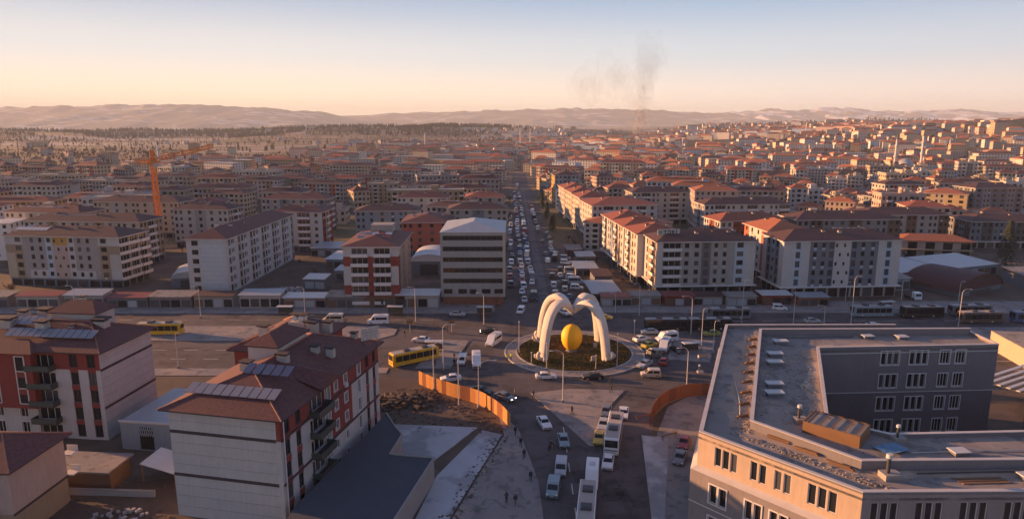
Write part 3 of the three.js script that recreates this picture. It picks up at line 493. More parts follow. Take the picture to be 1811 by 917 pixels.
{ // D: unfinished public building with a courtyard, lower right
  const g = thing('public_building', 'unfinished angular building with flat roofs round a courtyard on the right', 'building', 0, 0);
  const BL = [40.7, 124.5], LF = [23.2, 78.4], FC = [36.3, 64.1], FR = [112, 65], Y = [[112, 79.2], [63.8, 78.9], [46.8, 78.1], [41.1, 82.1], [52.7, 111], [84.7, 112.8], [84.9, 120.6], [74.2, 120.9], [73.2, 124.7]];
  const fh = 4.2, H = 16.2, lowH = 12.4, wallRun = (a, b, base, n, bays, opt) => { const L = Math.hypot(b[0] - a[0], b[1] - a[1]); run(g, [a[0], -a[1], (b[0] - a[0]) / L, -(b[1] - a[1]) / L], L, base, n, fh, bays, opt); };
  const o = { frames: true, curtain: .12, frameMat: 'trim', ac: false }, oS = { ...o, surround: 'trim' };
  const angled = (m) => [[2.2, m, 'n'], [3.7, m, 'T'], [1.3, m, 'n'], [2.5, m, 'D'], [.6, m, 'n'], [2.5, m, 'D'], [1.5, m, 'n'], [3.9, m, 'T'], [2.3, m, 'n']];
  const straight = (m, n) => { const b = [[.7, m, 'n']]; for (let i = 0; i < n; i++) b.push([3.3, m, 'T'], [1.25, m, 'n']); return b; };
  wallRun(BL, LF, lowH, 1, [[4, 'mauve', 'n'], ...Array.from({ length: 8 }, () => [[4, 'mauve', 'D'], [1.2, 'mauve', 'n']]).flat()], o);
  wallRun(LF, FC, lowH, 1, angled('tan2'), o);  // sun-facing side gets a lighter tan than the mauve, sunlight in the wall colour
  wallRun(FC, FR, lowH, 1, straight('mauve', 16), o);
  // lower storeys stand a little further out under a sloping ledge
  const bl = [39.9, 124.9], lf = [22.3, 78.1], fc = [36.0, 62.9], fr = [112, 63.8], low = lowH - .35;
  wallRun(bl, lf, low - 3 * fh + .0, 3, [[49, 'mauve', 'n']], oS); wallRun(lf, fc, low - 3 * fh, 3, [[2.6, 'mauve', 'n'], [2.8, 'mauve', 'D'], [2, 'mauve', 'n'], [2.5, 'mauve', 'D'], [.6, 'mauve', 'n'], [2.5, 'mauve', 'D'], [1.8, 'mauve', 'n'], [3.6, 'mauve', 'T'], [2.3, 'mauve', 'n']], oS); wallRun(fc, fr, low - 3 * fh, 3, straight('mauve', 16), oS);
  const lg = new GB(); for (const [a, b, c, d] of [[bl, lf, BL, LF], [lf, fc, LF, FC], [fc, fr, FC, FR]]) lg.quad([a[0], low, -a[1]], [b[0], low, -b[1]], [d[0], lowH + .02, -d[1]], [c[0], lowH + .02, -c[1]]); part(g, 'ledge', lg.geo(), 'coping');
  const line = new GB(), seg = (q, a, b, y, h, t) => { const L = Math.hypot(b[0] - a[0], b[1] - a[1]); q.box((a[0] + b[0]) / 2, y, -(a[1] + b[1]) / 2, L + t * .5, h, t, Math.atan2(b[1] - a[1], b[0] - a[0])); };
  for (const [a, b] of [[lf, fc], [fc, fr]]) { seg(line, a, b, low - fh, .12, .12); seg(line, a, b, low - 2 * fh, .122, .122); } part(g, 'string_course', line.geo(), 'trim');
  // courtyard walls
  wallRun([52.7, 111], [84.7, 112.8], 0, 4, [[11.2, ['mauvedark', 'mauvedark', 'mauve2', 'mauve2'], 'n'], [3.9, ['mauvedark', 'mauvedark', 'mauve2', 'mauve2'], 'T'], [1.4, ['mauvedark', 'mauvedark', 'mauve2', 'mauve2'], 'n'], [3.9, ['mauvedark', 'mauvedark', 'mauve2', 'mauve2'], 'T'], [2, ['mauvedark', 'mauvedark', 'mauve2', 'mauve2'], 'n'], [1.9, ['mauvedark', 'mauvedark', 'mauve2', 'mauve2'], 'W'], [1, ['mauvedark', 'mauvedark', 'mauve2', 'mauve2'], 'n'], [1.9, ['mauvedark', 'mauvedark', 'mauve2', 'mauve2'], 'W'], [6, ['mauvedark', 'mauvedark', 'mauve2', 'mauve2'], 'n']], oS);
  const yl = new GB(); seg(yl, [52.7, 110.95], [84.7, 112.75], 8.4, .12, .12); seg(yl, [52.7, 110.95], [84.7, 112.75], 15.6, .14, .14); part(g, 'string_course', yl.geo(), 'coping');
  const plain = new GB(), pw = (a, b) => plain.quad([a[0], 0, -a[1]], [b[0], 0, -b[1]], [b[0], H, -b[1]], [a[0], H, -a[1]]); pw(Y[0], Y[1]); pw(Y[1], Y[2]); pw(Y[2], Y[3]); pw(Y[3], Y[4]); pw(Y[5], Y[6]); pw(Y[6], Y[7]); pw(Y[7], Y[8]); pw(Y[8], BL); pw(FR, Y[0]); part(g, 'wall', plain.geo(), 'mauve2');
  const poly = [BL, LF, FC, FR, ...Y].map(([x, f]) => [x, -f]); const deck = part(g, 'roof_deck', new GB().prism(poly, H - .3, H).geo(), 'deck');
  // parapets: an outer kerb round the edge, a taller inner wall, white copings
  const para = (pts, h, t, lift = 0) => { for (let i = 0; i < pts.length - 1; i++) { const q = new GB(); seg(q, pts[i], pts[i + 1], H + h / 2 + i * .002, h + lift, t); const w = part(g, 'parapet', q.geo(), 'mauve2'); const c = new GB(); seg(c, pts[i], pts[i + 1], H + h + .04 + i * .004, .08, t + .16); part(w, 'coping', c.geo(), 'coping'); } };
  const inset = (p, dx, df) => [p[0] + dx, p[1] + df];
  para([inset(Y[8], -.1, -.2), inset(BL, .2, -.2), inset(LF, .26, .05), inset(FC, .1, .25), inset(FR, 0, .2)], .62, .36);
  para([[84.4, 120.2], [45.7, 119.8], [30.4, 80.4], [39.1, 70], [112, 71.2]], 1.15, .34);
  para([inset(Y[0], 0, -.2), inset(Y[1], 0, -.2), inset(Y[2], -.1, -.2), inset(Y[3], -.3, 0), inset(Y[4], -.2, .2), inset(Y[5], -.1, .2), inset(Y[6], -.2, -.1)], .5, .34);
  // roof furniture
  const ob = (name, label, cat, x, f, turn, build, group) => { const t = thing(name, label, cat, x, f, H, turn, group); build(t); return t; };
  const ord = ['farthest', 'second farthest', 'middle', 'second nearest', 'nearest'];
  [[47.4, 114.6], [43.9, 108.0], [42.3, 103.9], [38.7, 94.6], [37.4, 91.1]].forEach(([x, f], i) => ob('roof_hatch', 'grey roof hatch on the inner deck, ' + ord[i] + ' of five in line', 'hatch', x, f, 0, (t) => { part(t, 'upstand', new GB().box(0, .3, 0, 2.1, .6, 1.1).geo(), 'slate'); part(t, 'lid', new GB().box(0, .68, 0, 2.5, .14, 1.4).geo(), 'sheetlight'); }, 'roof hatches on the inner deck'));
  ob('formwork_box', 'big timber formwork box on the roof of the unfinished building', 'box', 40.5, 79, -.72, (t) => { const b = new GB(); for (const [x, z, sx, sz] of [[0, 2.2, 6.6, .14], [0, -2.2, 6.6, .14], [-3.3, 0, .14, 4.26], [3.3, 0, .14, 4.26]]) b.box(x, .75, z, sx, 1.5, sz); part(t, 'side_boards', b.geo(), 'wood'); part(t, 'top_sheet', new GB().box(0, 1.35, 0, 6.4, .1, 4.2).geo(), 'deck'); for (let i = 0; i < 5; i++) { const q = part(t, 'batten', new GB().box(-2.8 + i * 1.4, 1.56, 0, .12, .1, 4.5).geo(), 'wood'); } });
  ob('tarpaulin', 'crumpled blue tarpaulin beside the timber box on the roof', 'tarpaulin', 45, 74.6, .3, (t) => { const gm = new THREE.PlaneGeometry(3.6, 2.2, 18, 12).rotateX(-Math.PI / 2), p = gm.attributes.position; for (let i = 0; i < p.count; i++) p.setY(i, .12 + .35 * fbm(p.getX(i) * 1.3 + 9, p.getZ(i) * 1.3 + 9, 701, 4)); gm.computeVertexNormals(); part(t, 'sheet', gm, 'tarp'); });
  const vent = (label, x, f, s) => ob('roof_vent', label, 'vent', x, f, .1, (t) => { part(t, 'plinth', new GB().box(0, .3 * s, 0, 1.8 * s, .6 * s, 1.3 * s).geo(), 'greige'); part(t, 'stack', cyl(.2 * s, .2 * s, 1.7 * s, -.3 * s, .6 * s, 0), 'darkmetal'); part(t, 'cowl', cyl(.34 * s, .3 * s, .4 * s, -.3 * s, 2.2 * s, 0), 'sheetlight'); }, 'vents on the unfinished roof');
  vent('tall roof vent by the inner parapet corner, nearest the front', 41.4, 68.2, 1.1); vent('roof vent beside the courtyard corner, above the blue tarpaulin', 47.4, 77.2, .8); vent('dark roof vent left of the timber box', 37.6, 82.6, .9); vent('small roof vent against the left parapet', 29.4, 100.5, .5);
  for (const [x, f, i] of [[52.4, 73.6, 'larger concrete plinth on the front wing roof'], [56.4, 67.9, 'smaller plinth on the front ledge of the roof'], [64.5, 118, 'plinth on the back wing roof, left one'], [70.5, 117.6, 'plinth on the back wing roof, right one']]) ob('roof_plinth', i, 'plinth', x, f, .1, (t) => { part(t, 'block', new GB().box(0, .25, 0, 1.7, .5, 1.2).geo(), 'slate'); part(t, 'cover', new GB().box(0, .55, 0, 2, .1, 1.5).geo(), 'sheetlight'); });
  const stackSpots = []; for (let i = 0; i < 9; i++) { const t = i / 9; stackSpots.push([44.6 - 14.4 * t - .9, 117 - 37 * t, 'ladder']); }
  const nth = ['first', 'second', 'third', 'fourth', 'fifth', 'sixth', 'seventh', 'eighth', 'ninth'];
  stackSpots.forEach(([x, f], i) => ob('plank_stack', 'short timber prop against the left inner parapet, ' + nth[i] + ' from the back', 'timber', x, f, .36, (t) => { part(t, 'timber', new GB().box(-.5, .12, 0, 1.8, .2, .34).box(-.45, .3, .05, 1.6, .14, .26).geo(), i % 3 ? 'brown' : 'wood'); }, 'timber props along the inner parapet'));
  [[33.4, 78.2], [35.6, 75.1], [37.9, 71.6]].forEach(([x, f], i) => ob('board_stack', 'pile of boards under the angled inner parapet, ' + ['left', 'middle', 'right'][i] + ' one', 'timber', x - .8, f - .9, -.8, (t) => { for (let k = 0; k < 4; k++) part(t, 'board', cached('board', () => new GB().box(0, 0, 0, 2.6, .08, .34).geo()), k % 2 ? 'wood' : 'brown').position.set(rr(-.3, .3), .06 + k * .09, rr(-.1, .1)); }, 'boards under the angled parapet'));
  { const t = ob('board_stack', 'loose planks lying on the front ledge of the roof', 'timber', 51, 67.6, .05, (t) => { for (let k = 0; k < 3; k++) part(t, 'board', cached('plank', () => new GB().box(0, 0, 0, 5.5, .08, .3).geo()), 'wood').position.set(rr(-.6, .6), .05, k * .5 - .5); }); }
  const grit = new GB(); for (let i = 0; i < 1500; i++) { const t = rnd(), w = rnd() * (i > 500 ? 2.2 : 1), on = i % 3; let x, f; if (on === 0) { x = 40 - 15.6 * t + 3.4 + w * 2; f = 120 - 41 * t; } else if (on === 1) { x = 27 + 11 * t + w * 1.6; f = 79.5 - 12.5 * t - w; } else { x = 50.6 - 10.2 * t - w * 2.2; f = 109 - 25 * t; } const s = rr(.04, .2); grit.box(x, H + s * .3, -f, s * 1.6, s * .6, s, rnd() * 3); } const gt = part(scene, 'roof_rubble', grit.geo(), 'deckpale'); gt.userData = { label: 'loose rubble strewn along the parapets of the unfinished roof', category: 'rubble', kind: 'stuff' };
  [[[33.5, 96.4], [31.6, 88.5], [29.9, 83.2]], [[47.8, 117.4], [56, 118.2], [62, 118.4]], [[47, 73.8], [58, 74.4], [74, 74.2]], [[44.8, 69], [56, 69.4], [72, 69]]].forEach((q, i) => ob('roof_pipe', 'thin pipe lying on the unfinished roof, ' + ['left deck', 'back wing', 'front wing', 'front ledge'][i], 'pipe', 0, 0, 0, (t) => { part(t, 'pipe_run', tube(q.map(([x, f]) => [x, .12, -f]), .07, 6, 16), i % 2 ? 'darkmetal' : 'sheetlight'); }));
  // sand and dust strips along the parapets, their pale tone painted in for sunlight
  const strip = (a, b, w, n = 40) => { const q = new GB(), dx = b[0] - a[0], df = b[1] - a[1], L = Math.hypot(dx, df), nx = -df / L, nf = dx / L; let pv = null; for (let i = 0; i <= n; i++) { const t = i / n, wd = w * (.45 + .9 * fbm(t * L / 2.2 + a[0], 3, 731, 4)), p = [a[0] + dx * t, a[1] + df * t], e = [p[0] + nx * wd, p[1] + nf * wd]; if (pv) q.quad([pv[0][0], H + .02, -pv[0][1]], [p[0], H + .02, -p[1]], [e[0], H + .008, -e[1]], [pv[1][0], H + .008, -pv[1][1]]); pv = [p, e]; } const o = part(scene, numbered('sunlit_sand_strip'), q.geo(), 'sand'); o.userData = { label: 'sand and mortar dust painted pale for sunlight along a parapet of the unfinished roof', category: 'sand', kind: 'stuff' }; };
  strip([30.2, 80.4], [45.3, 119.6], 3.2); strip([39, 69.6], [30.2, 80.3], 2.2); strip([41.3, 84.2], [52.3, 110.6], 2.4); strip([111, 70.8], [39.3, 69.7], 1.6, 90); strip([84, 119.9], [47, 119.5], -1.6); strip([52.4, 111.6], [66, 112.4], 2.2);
  // low neighbour beyond it with a lit wall, and its slatted canopy
  const [nb] = block('low_building', 'low building with sunlit cream wall at the right edge behind the courtyard', 'building', { x: 115.6, f: 141, w: 30, d: 20, turn: -8, floors: 1, fh: 4.2, wall: 'cream', flatRoof: 'deckpale' });
  const cp = thing('slatted_canopy', 'slatted canopy at the right edge beyond the courtyard wall', 'canopy', 108, 128, 0, .5); for (let i = 0; i < 9; i++) part(cp, 'slat', cached('slat', () => new GB().box(0, 0, 0, 26, .18, .7).geo()), 'sheetlight').position.set(0, 4.4, -7 + i * 1.7); part(cp, 'frame', new GB().box(-12.5, 4.2, 0, .25, .25, 15).box(12.5, 4.2, 0, .25, .25, 15).bar([-12.5, 0, 7], [-12.5, 4.2, 7], .25).bar([12.5, 0, 7], [12.5, 4.2, 7], .25).bar([-12.5, 0, -7], [-12.5, 4.2, -7], .25).geo(), 'darkmetal');
  const [nb2] = block('low_building', 'low flat-roofed block behind the courtyard at the right edge', 'building', { x: 92, f: 96, w: 34, d: 18, turn: 0, floors: 2, fh: 4, wall: 'slate', flatRoof: 'deckpale' });
}
// ---------- blocks along the far side of the boulevard ----------
const GR = 'apartment blocks facing the boulevard';
const rep = (n, ...b) => Array.from({ length: n }, () => b).flat();
const roofBits = (g, H, list) => { for (const [x, z, s = 1] of list) chimney(g, x, H + 1.2, z, s, 'offwhite'); };
function tankRow(g, H, x, z, n) { for (let i = 0; i < n; i++) { const s = part(g, 'solar_heater', cached('heater', () => new GB().box(0, .5, 0, 1.6, .08, 1.1).bar([-.7, 0, -.4], [-.7, .9, -.4], .06).bar([.7, 0, -.4], [.7, .9, -.4], .06).geo()), 'panel'); s.position.set(x + i * 2.3, H + 1.3, z); part(s, 'tank', cached('htank', () => new THREE.CylinderGeometry(.24, .24, 1.5, 8).rotateZ(Math.PI / 2).translate(0, 1, -.45)), 'sheetlight'); } }
{ // right of the avenue
  const [g, H] = block('apartment_building', 'grey-white corner block with balcony bands under the rooftop name sign', 'building', { x: 46, f: 211.5, w: 32, d: 15, turn: 3.5, floors: 5, fh: 2.85, base: 3.6, baseMat: 'slate', group: GR, opt: { curtain: .25, shelfOut: 1.6, glass: 'glass' }, roofO: { mat: 'roofbrown', rh: 3, eave: 'trim' },
    sides: { F: [[1.6, 'white', 'n'], [5.4, 'greige', 'B', { deep: .7 }], [2.8, 'greige', 'w'], [2.8, 'greige', 'w'], [2.6, 'mauvedark', 't', { glass: 'glassgrey' }], [5.4, 'greige', 'D', { tile: 'offwhite' }], [1.4, 'greige', 'n'], [3, 'paleblue', 'W'], [2.8, 'white', 'n']], L: [[2, 'white', 'n'], [2.5, 'white', 't'], [4, 'tan', 'n'], [5, 'cream', 'B', { deep: .8 }], [1.5, 'tan', 'n']], R: [[4, 'white', 'n'], [3, 'white', 'W'], [4, 'white', 'n']] } });
  roofBits(g, H, [[-8, 1], [-2, 3], [4, 1.5], [9, 2], [12, -1]]); tankRow(g, H, -3, -2.4, 6);
  const seg = [[42.6, 227, 16, 17, 'white', 'cream', 'curved corner balconies'], [40.8, 244.5, 17, 17, 'white', 'tan', 'tan stair panel'], [39.2, 262, 16, 18, 'bluegrey', 'white', 'blue-grey panels']];
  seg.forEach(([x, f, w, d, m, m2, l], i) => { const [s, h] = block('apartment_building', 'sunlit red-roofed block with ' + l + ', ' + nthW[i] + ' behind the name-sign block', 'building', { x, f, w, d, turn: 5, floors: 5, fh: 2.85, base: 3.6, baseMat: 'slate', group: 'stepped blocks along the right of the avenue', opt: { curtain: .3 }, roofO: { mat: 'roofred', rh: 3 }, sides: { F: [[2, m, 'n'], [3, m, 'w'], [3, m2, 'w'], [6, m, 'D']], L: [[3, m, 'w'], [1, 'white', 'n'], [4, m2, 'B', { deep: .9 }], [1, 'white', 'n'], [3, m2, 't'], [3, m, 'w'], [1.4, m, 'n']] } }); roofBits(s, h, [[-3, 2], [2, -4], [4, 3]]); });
  // name sign on the roof: board, round emblem, letters
  const sg = thing('rooftop_sign', 'white rooftop name board with dark letters and a round green emblem', 'sign', 50.6, 216.4, H + .4, .1);
  part(sg, 'sign_board', new GB().box(0, 2.1, 0, 7.4, 1.9, .16).geo(), 'white'); part(sg, 'post', new GB().bar([-3, 0, -.1], [-3, 1.3, -.1], .12).bar([0, 0, -.1], [0, 1.3, -.1], .12).bar([3, 0, -.1], [3, 1.3, -.1], .12).geo(), 'darkmetal');
  part(sg, 'emblem', new THREE.CylinderGeometry(.62, .62, .06, 20).rotateX(Math.PI / 2).translate(-2.7, 2.1, .1), mat('emblemgreen', .12, .25, .16));
  const L = (x, ...b) => { const q = new GB(); for (const [cx, cy, sx, sy] of b) q.box(x + cx, 2.1 + cy, .1, sx, sy, .06); part(sg, 'letter', q.geo(), 'black'); };
  L(-1.2, [0, .5, 1.05, .26], [0, -.12, .28, 1.0]); L(.15, [-.4, 0, .26, 1.25], [.4, 0, .26, 1.25], [0, .5, .54, .26], [0, -.5, .54, .26]);
  { const q = new GB(); q.box(1.15, 2.1, .1, .26, 1.25, .06).bar([1.3, 2.08, .1], [1.85, 2.68, .1], .24).bar([1.35, 2.16, .104], [1.9, 1.52, .104], .24); part(sg, 'letter', q.geo(), 'black'); } L(2.55, [0, -.1, .28, 1.05], [0, .62, .3, .2]);
}
{
  const [g, H] = block('apartment_building', 'pale grey block with blue-grey recessed panels, right of the name-sign block', 'building', { x: 85.6, f: 210, w: 38.6, d: 15, turn: 4, floors: 5, fh: 2.95, base: 3.6, baseMat: 'greige', group: GR, opt: { curtain: .2, shelfOut: 1.8 }, roofO: { mat: 'roofbrown', rh: 2.9 },
    sides: { F: [[3, 'white', 'n'], [2.8, 'paleblue', 't', { glass: 'glassblue' }], [2.2, 'white', 'n'], [5.6, 'slate', 'D', { tile: 'paleblue' }], [1.8, 'slate', 't', { glass: 'glassblue' }], [2.4, 'white', 's'], [2.6, 'white', 's'], [2, 'slate', 't', { glass: 'glassblue' }], [6.4, 'slate', 'D', { tile: 'paleblue' }], [1.8, 'white', 'n'], [2.8, 'paleblue', 't', { glass: 'glassblue' }], [2.4, 'white', 'n']], L: [[3, 'white', 'n'], [3, 'slate', 't'], [3, 'bluegrey', 'w'], [3, 'slate', 't'], [3, 'white', 'n']] } });
  roofBits(g, H, [[-10, 0], [-4, 2], [1, 3], [5, -1], [11, 1], [14, 0]]); tankRow(g, H, 3, -3, 5);
  const [w, h] = block('apartment_building', 'bright orange hipped-roof wing standing behind the blue-grey panelled block', 'building', { x: 88, f: 230, w: 15, d: 20, turn: 4, floors: 5, fh: 2.95, base: 3.6, baseMat: 'greige', roofO: { mat: 'rooforange', rh: 3.2 }, sides: { F: [[15, 'white', 'D']], L: [[4, 'coral', 'w'], [5, 'white', 'w'], [5, 'white', 'w'], [5, 'coral', 'w']] } }); roofBits(w, h, [[2, 3], [-2, -4]]);
  const [o, oh] = block('low_building', 'low sunlit orange building with red tiled roof and square openings', 'building', { x: 163, f: 280, w: 27, d: 12, turn: -10, floors: 2, fh: 3.5, opt: { curtain: 0 }, roofO: { mat: 'rooforange', rh: 2.2, over: 1.2, eave: 'coral' }, sides: { F: rep(4, [2.4, 'pinkish', 'n'], [4.2, 'pinkish', 'S']), L: [[12, 'pinkish', 'D']] } });
  part(o, 'balcony', new GB().box(0, 3.5, 6.9, 27.4, .25, 1.6).geo(), 'cream');
  const RB = [ // second row on the right: x, f, w, d, turn, floors, wall, roof, label
    [80, 258, 27, 14, 10, 5, 'white', 'roofred', 'white block with red-panelled centre behind the name-sign block', 'red'], [89.5, 314, 41, 14, 4, 5, 'white', 'roofbrown', 'long white block with balcony recesses, two rows behind the name-sign block', 'slate'],
    [111, 262, 42, 15, 3, 5, 'mauve', 'roofbrown', 'mauve-grey block behind the blue-grey panelled block', 'brown'], [157, 300, 38, 16, 0, 4, 'greige', 'roofbrown', 'brown-grey colonnaded block behind the low orange building', 'brown'],
    [36.8, 310, 31, 27, 6, 5, 'white', 'roofred', 'white balconied block with orange-lit roof beside the avenue', 'offwhite'], [34.6, 345, 15, 20, 6, 5, 'white', 'roofred', 'narrow sunlit avenue block next behind the balconied white one', 'cream'], [32.8, 371, 14, 20, 6, 5, 'offwhite', 'roofred', 'narrow off-white avenue block with stepped orange roof', 'cream'], [31, 396, 15, 22, 6, 5, 'white', 'roofred', 'last of the three narrow sunlit blocks beside the avenue', 'greige'],
    [29, 462, 17, 20, 3, 6, 'bluegrey', 'roofbrown', 'dark blue-grey block with sunlight-painted ochre flank beside the avenue', 'slate'], [66, 372, 32, 15, 5, 5, 'offwhite', 'roofbrown', 'off-white block with dark roof behind the balconied white one', 'greige'], [95, 352, 22, 16, -6, 6, 'pinkish', 'rooforange', 'tall pink block with pyramid roof in the right-hand second rank', 'pinkish'],
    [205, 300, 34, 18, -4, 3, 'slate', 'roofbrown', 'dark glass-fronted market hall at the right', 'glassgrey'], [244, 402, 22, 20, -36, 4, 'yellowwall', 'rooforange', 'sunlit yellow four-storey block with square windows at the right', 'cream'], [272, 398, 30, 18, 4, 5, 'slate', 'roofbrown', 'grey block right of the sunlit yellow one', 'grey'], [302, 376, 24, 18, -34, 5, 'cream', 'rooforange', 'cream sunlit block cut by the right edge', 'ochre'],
    [202, 372, 22, 15, 4, 4, 'slate', 'roofbrown', 'dark slate block left of the sunlit yellow one', 'slate'], [178, 384, 15, 13, -36, 3, 'pinkish', 'rooforange', 'small sunlit pink house left of the dark slate block', 'cream'],
  ];
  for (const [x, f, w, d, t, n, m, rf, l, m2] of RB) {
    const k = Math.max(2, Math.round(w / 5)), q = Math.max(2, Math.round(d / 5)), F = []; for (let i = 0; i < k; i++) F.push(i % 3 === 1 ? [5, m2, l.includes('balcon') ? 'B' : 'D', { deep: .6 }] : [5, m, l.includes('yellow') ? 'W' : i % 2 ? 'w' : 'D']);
    const Ls = []; for (let i = 0; i < q; i++) Ls.push(i % 2 ? [4.5, m2, 'w'] : [4.5, m, 'D']); if (l.includes('ochre flank')) Ls.forEach((b) => { b[1] = 'ochre'; });  // the sun-facing flank turns ochre, sunlight put into its wall colour
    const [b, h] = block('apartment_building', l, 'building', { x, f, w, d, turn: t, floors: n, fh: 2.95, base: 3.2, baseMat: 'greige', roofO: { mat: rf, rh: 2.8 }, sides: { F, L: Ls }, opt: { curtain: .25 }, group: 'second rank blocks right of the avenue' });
    roofBits(b, h, [[-w * .25, 1], [w * .1, 2], [w * .3, -1]]); if (n > 4 && w > 20) tankRow(b, h, -w * .1, -2, 4);
  }
}
{ // left of the avenue
  const [o, oh] = block('office_building', 'grey office block with six dark strip windows left of the avenue', 'building', { x: -21.7, f: 201.5, w: 19.6, d: 26, turn: 0, floors: 6, fh: 3.3, base: 2.6, baseMat: 'brick', baseKind: 'n', opt: { curtain: 0, glass: 'glass', frameMat: 'darkmetal', shelf: false, inset: 1.2 }, roofO: { mat: 'sheet', rh: 2.4, over: .15, eave: 'greige' }, sides: { F: [[.6, 'grey2', 'n'], [18.4, 'grey2', ['W', 'g', 'g', 'g', 'g', 'g']], [.6, 'cream', 'n']], R: [[25, 'grey2', 'g']], L: [[3, 'grey2', 'g'], [22, 'grey2', 'n']] } });
  for (const x of [-7.6, -3.2, 4, 7.8]) { part(o, 'window', new GB().box(x, 4.4, 13.06, 2.6, 1.4, .1).geo(), 'glass'); }
  const CH = ['red', 'white', 'white', 'red', 'red', 'white'];
  const [g, H] = block('apartment_building', 'dark red block with white balcony bands and cluttered roof left of the grey office', 'building', { x: -50.4, f: 198.5, w: 16.4, d: 28, turn: 1, floors: 6, fh: 2.9, base: 1.2, baseMat: 'brown', baseKind: 'n', group: GR, opt: { curtain: .3, shelf: false }, roofO: { mat: 'roof', rh: 2.4 }, sides: { F: [[2.2, ['white', 'red', 'white', 'white', 'red', 'white'], 'n'], [5.2, ['brown', 'brown', 'brown', 'brown', 'brown', 'white'], 'B', { deep: .8, skipTop: false }], [1.4, ['red', 'red', 'red', 'red', 'red', 'white'], 'n'], [5.2, ['brown', 'brown', 'brown', 'brown', 'brown', 'white'], 'B', { deep: .8 }], [2.2, ['white', 'red', 'white', 'white', 'red', 'white'], 'n']], R: [[4, ['red', 'red', 'red', 'red', 'red', 'white'], 'n'], [5, 'greige', 'n'], [5, 'greige', 't'], [6, 'pinkish', 'n'], [8, 'greige', 'w']] } });
  for (let i = 0; i < 10; i++) { const p = part(g, 'roof_panel', cached('rp', () => new GB().box(0, 0, 0, 2, .12, 1.3).geo()), pick(['coral', 'sheetlight', 'panel', 'pinkish'])); p.position.set(-4.5 + (i % 5) * 2.1, H + 1.7 + (i > 4 ? .7 : 0), 5.2 - (i > 4 ? 2.2 : 0)); p.rotation.x = .4; }
  part(g, 'rooftop_room', new GB().box(.6, H + 3, -6, 7, 2.4, 6).geo(), 'greige');
  const [l1, h1] = block('apartment_building', 'beige and grey block with staggered stair windows at far left of the boulevard', 'building', { x: -173, f: 228, w: 41.6, d: 15, turn: -6, floors: 5, fh: 2.9, base: 2.8, baseMat: 'slate', group: GR, opt: { curtain: .25, shelf: false }, roofO: { mat: 'roofbrown', rh: 2.8 }, sides: { F: [[3, ['cream', 'cream', 'cream', 'tan', 'white'], 'n'], [3, ['tan', 'tan', 'tan', 'tan', 'white'], 'W'], [1.6, 'greige', 'n'], [6.4, ['white', 'greige', 'greige', 'greige', 'greige'], 'D'], [2.4, 'paleblue', 'w'], [2.8, ['pinkish', 'pinkish', 'pinkish', 'pinkish', 'ochre'], 's'], [2.6, ['pinkish', 'pinkish', 'pinkish', 'pinkish', 'ochre'], 's'], [2.2, 'white', 'w'], [6.4, ['white', 'greige', 'greige', 'greige', 'greige'], 'D'], [1.8, 'greige', 'n'], [3.6, ['tan', 'tan', 'tan', 'tan', 'white'], 'W'], [3.6, ['white', 'offwhite', 'offwhite', 'tan', 'white'], 'n']], R: [[5, 'offwhite', 'B', { deep: .7 }], [4.5, 'offwhite', 'B', { deep: .7 }], [4.5, 'white', 'B', { deep: 1.1 }]] } });
  roofBits(l1, h1, [[-8, 1, 1.2], [2, 2], [9, 1, .8]]); solarRow(l1, -19, h1 + 1.9, 3, 8, .35, 'sheetlight', 1.5); solarRow(l1, -17, h1 + 2.4, .6, 6, .35, 'panel', 1.5);
  const [l2, h2] = block('apartment_building', 'long white block with ribbed end wall beside the rubble yard', 'building', { x: -104, f: 213, w: 13, d: 60, turn: -2, floors: 6, fh: 2.95, base: .9, baseMat: 'slate', baseKind: 'n', group: GR, opt: { curtain: .2, shelf: false }, roofO: { mat: 'roof', rh: 2.8 }, sides: { F: [[1.2, 'white', 'n'], [3, 'white', 'W'], [8, 'paleblue2', 'n', { lines: 'bluegrey' }], [.5, 'white', 'n']], R: [[1, 'white', 'n'], ...rep(6, [2.4, 'white', 't'], [2.2, 'paleblue2', 'D'], [2.4, 'white', 'n'], [2.4, 'greige', 't'])] } });
  roofBits(l2, h2, [[0, 18], [2, 6, .8], [-2, -8]]); solarRow(l2, -3, h2 + 1.3, 25.6, 5, .35, 'panelblue'); tankRow(l2, h2, -3, 16, 3);
  const LB = [
    [-192, 264, 48, 15, -5, 5, 'offwhite', 'roofbrown', 'beige block with long solar rows on its roof, behind the staggered-window block', 'tan'], [-104, 292, 22, 14, -3, 5, 'white', 'roof', 'white block with dark red balcony panels behind the ribbed long block', 'red'], [-152, 302, 26, 14, -6, 5, 'offwhite', 'roofbrown', 'cream block standing right behind the tower crane', 'greige'],
    [-46, 280, 20, 24, 1, 4, 'coral', 'roof', 'coral red block with a pale flank behind the barrel-roofed shed', 'coral'], [-28, 300, 26, 16, 3, 5, 'greige', 'roofbrown', 'grey block with rooftop aerials beside the avenue', 'slate'], [-74, 318, 30, 15, 4, 4, 'bluegrey', 'roofbrown', 'low blue-grey block amid sheds left of the coral block', 'grey'],
    [-60, 352, 26, 14, -4, 5, 'white', 'roof', 'white block showing red roof above the coral block', 'offwhite'], [-24, 352, 20, 16, 2, 5, 'pinkish', 'roofred', 'pinkish avenue block with lit red roof and white gable lines', 'greige'], [-220, 292, 36, 15, -8, 5, 'white', 'roof', 'white block with pale solar rows at the left edge', 'greige'], [-206, 332, 44, 15, -5, 5, 'cream', 'roofbrown', 'cream corner-lit block left of the crane', 'offwhite'],
    [-128, 345, 34, 15, -4, 5, 'greige', 'roof', 'grey block with scaffolding-dark windows right of the crane', 'slate'],
  ];
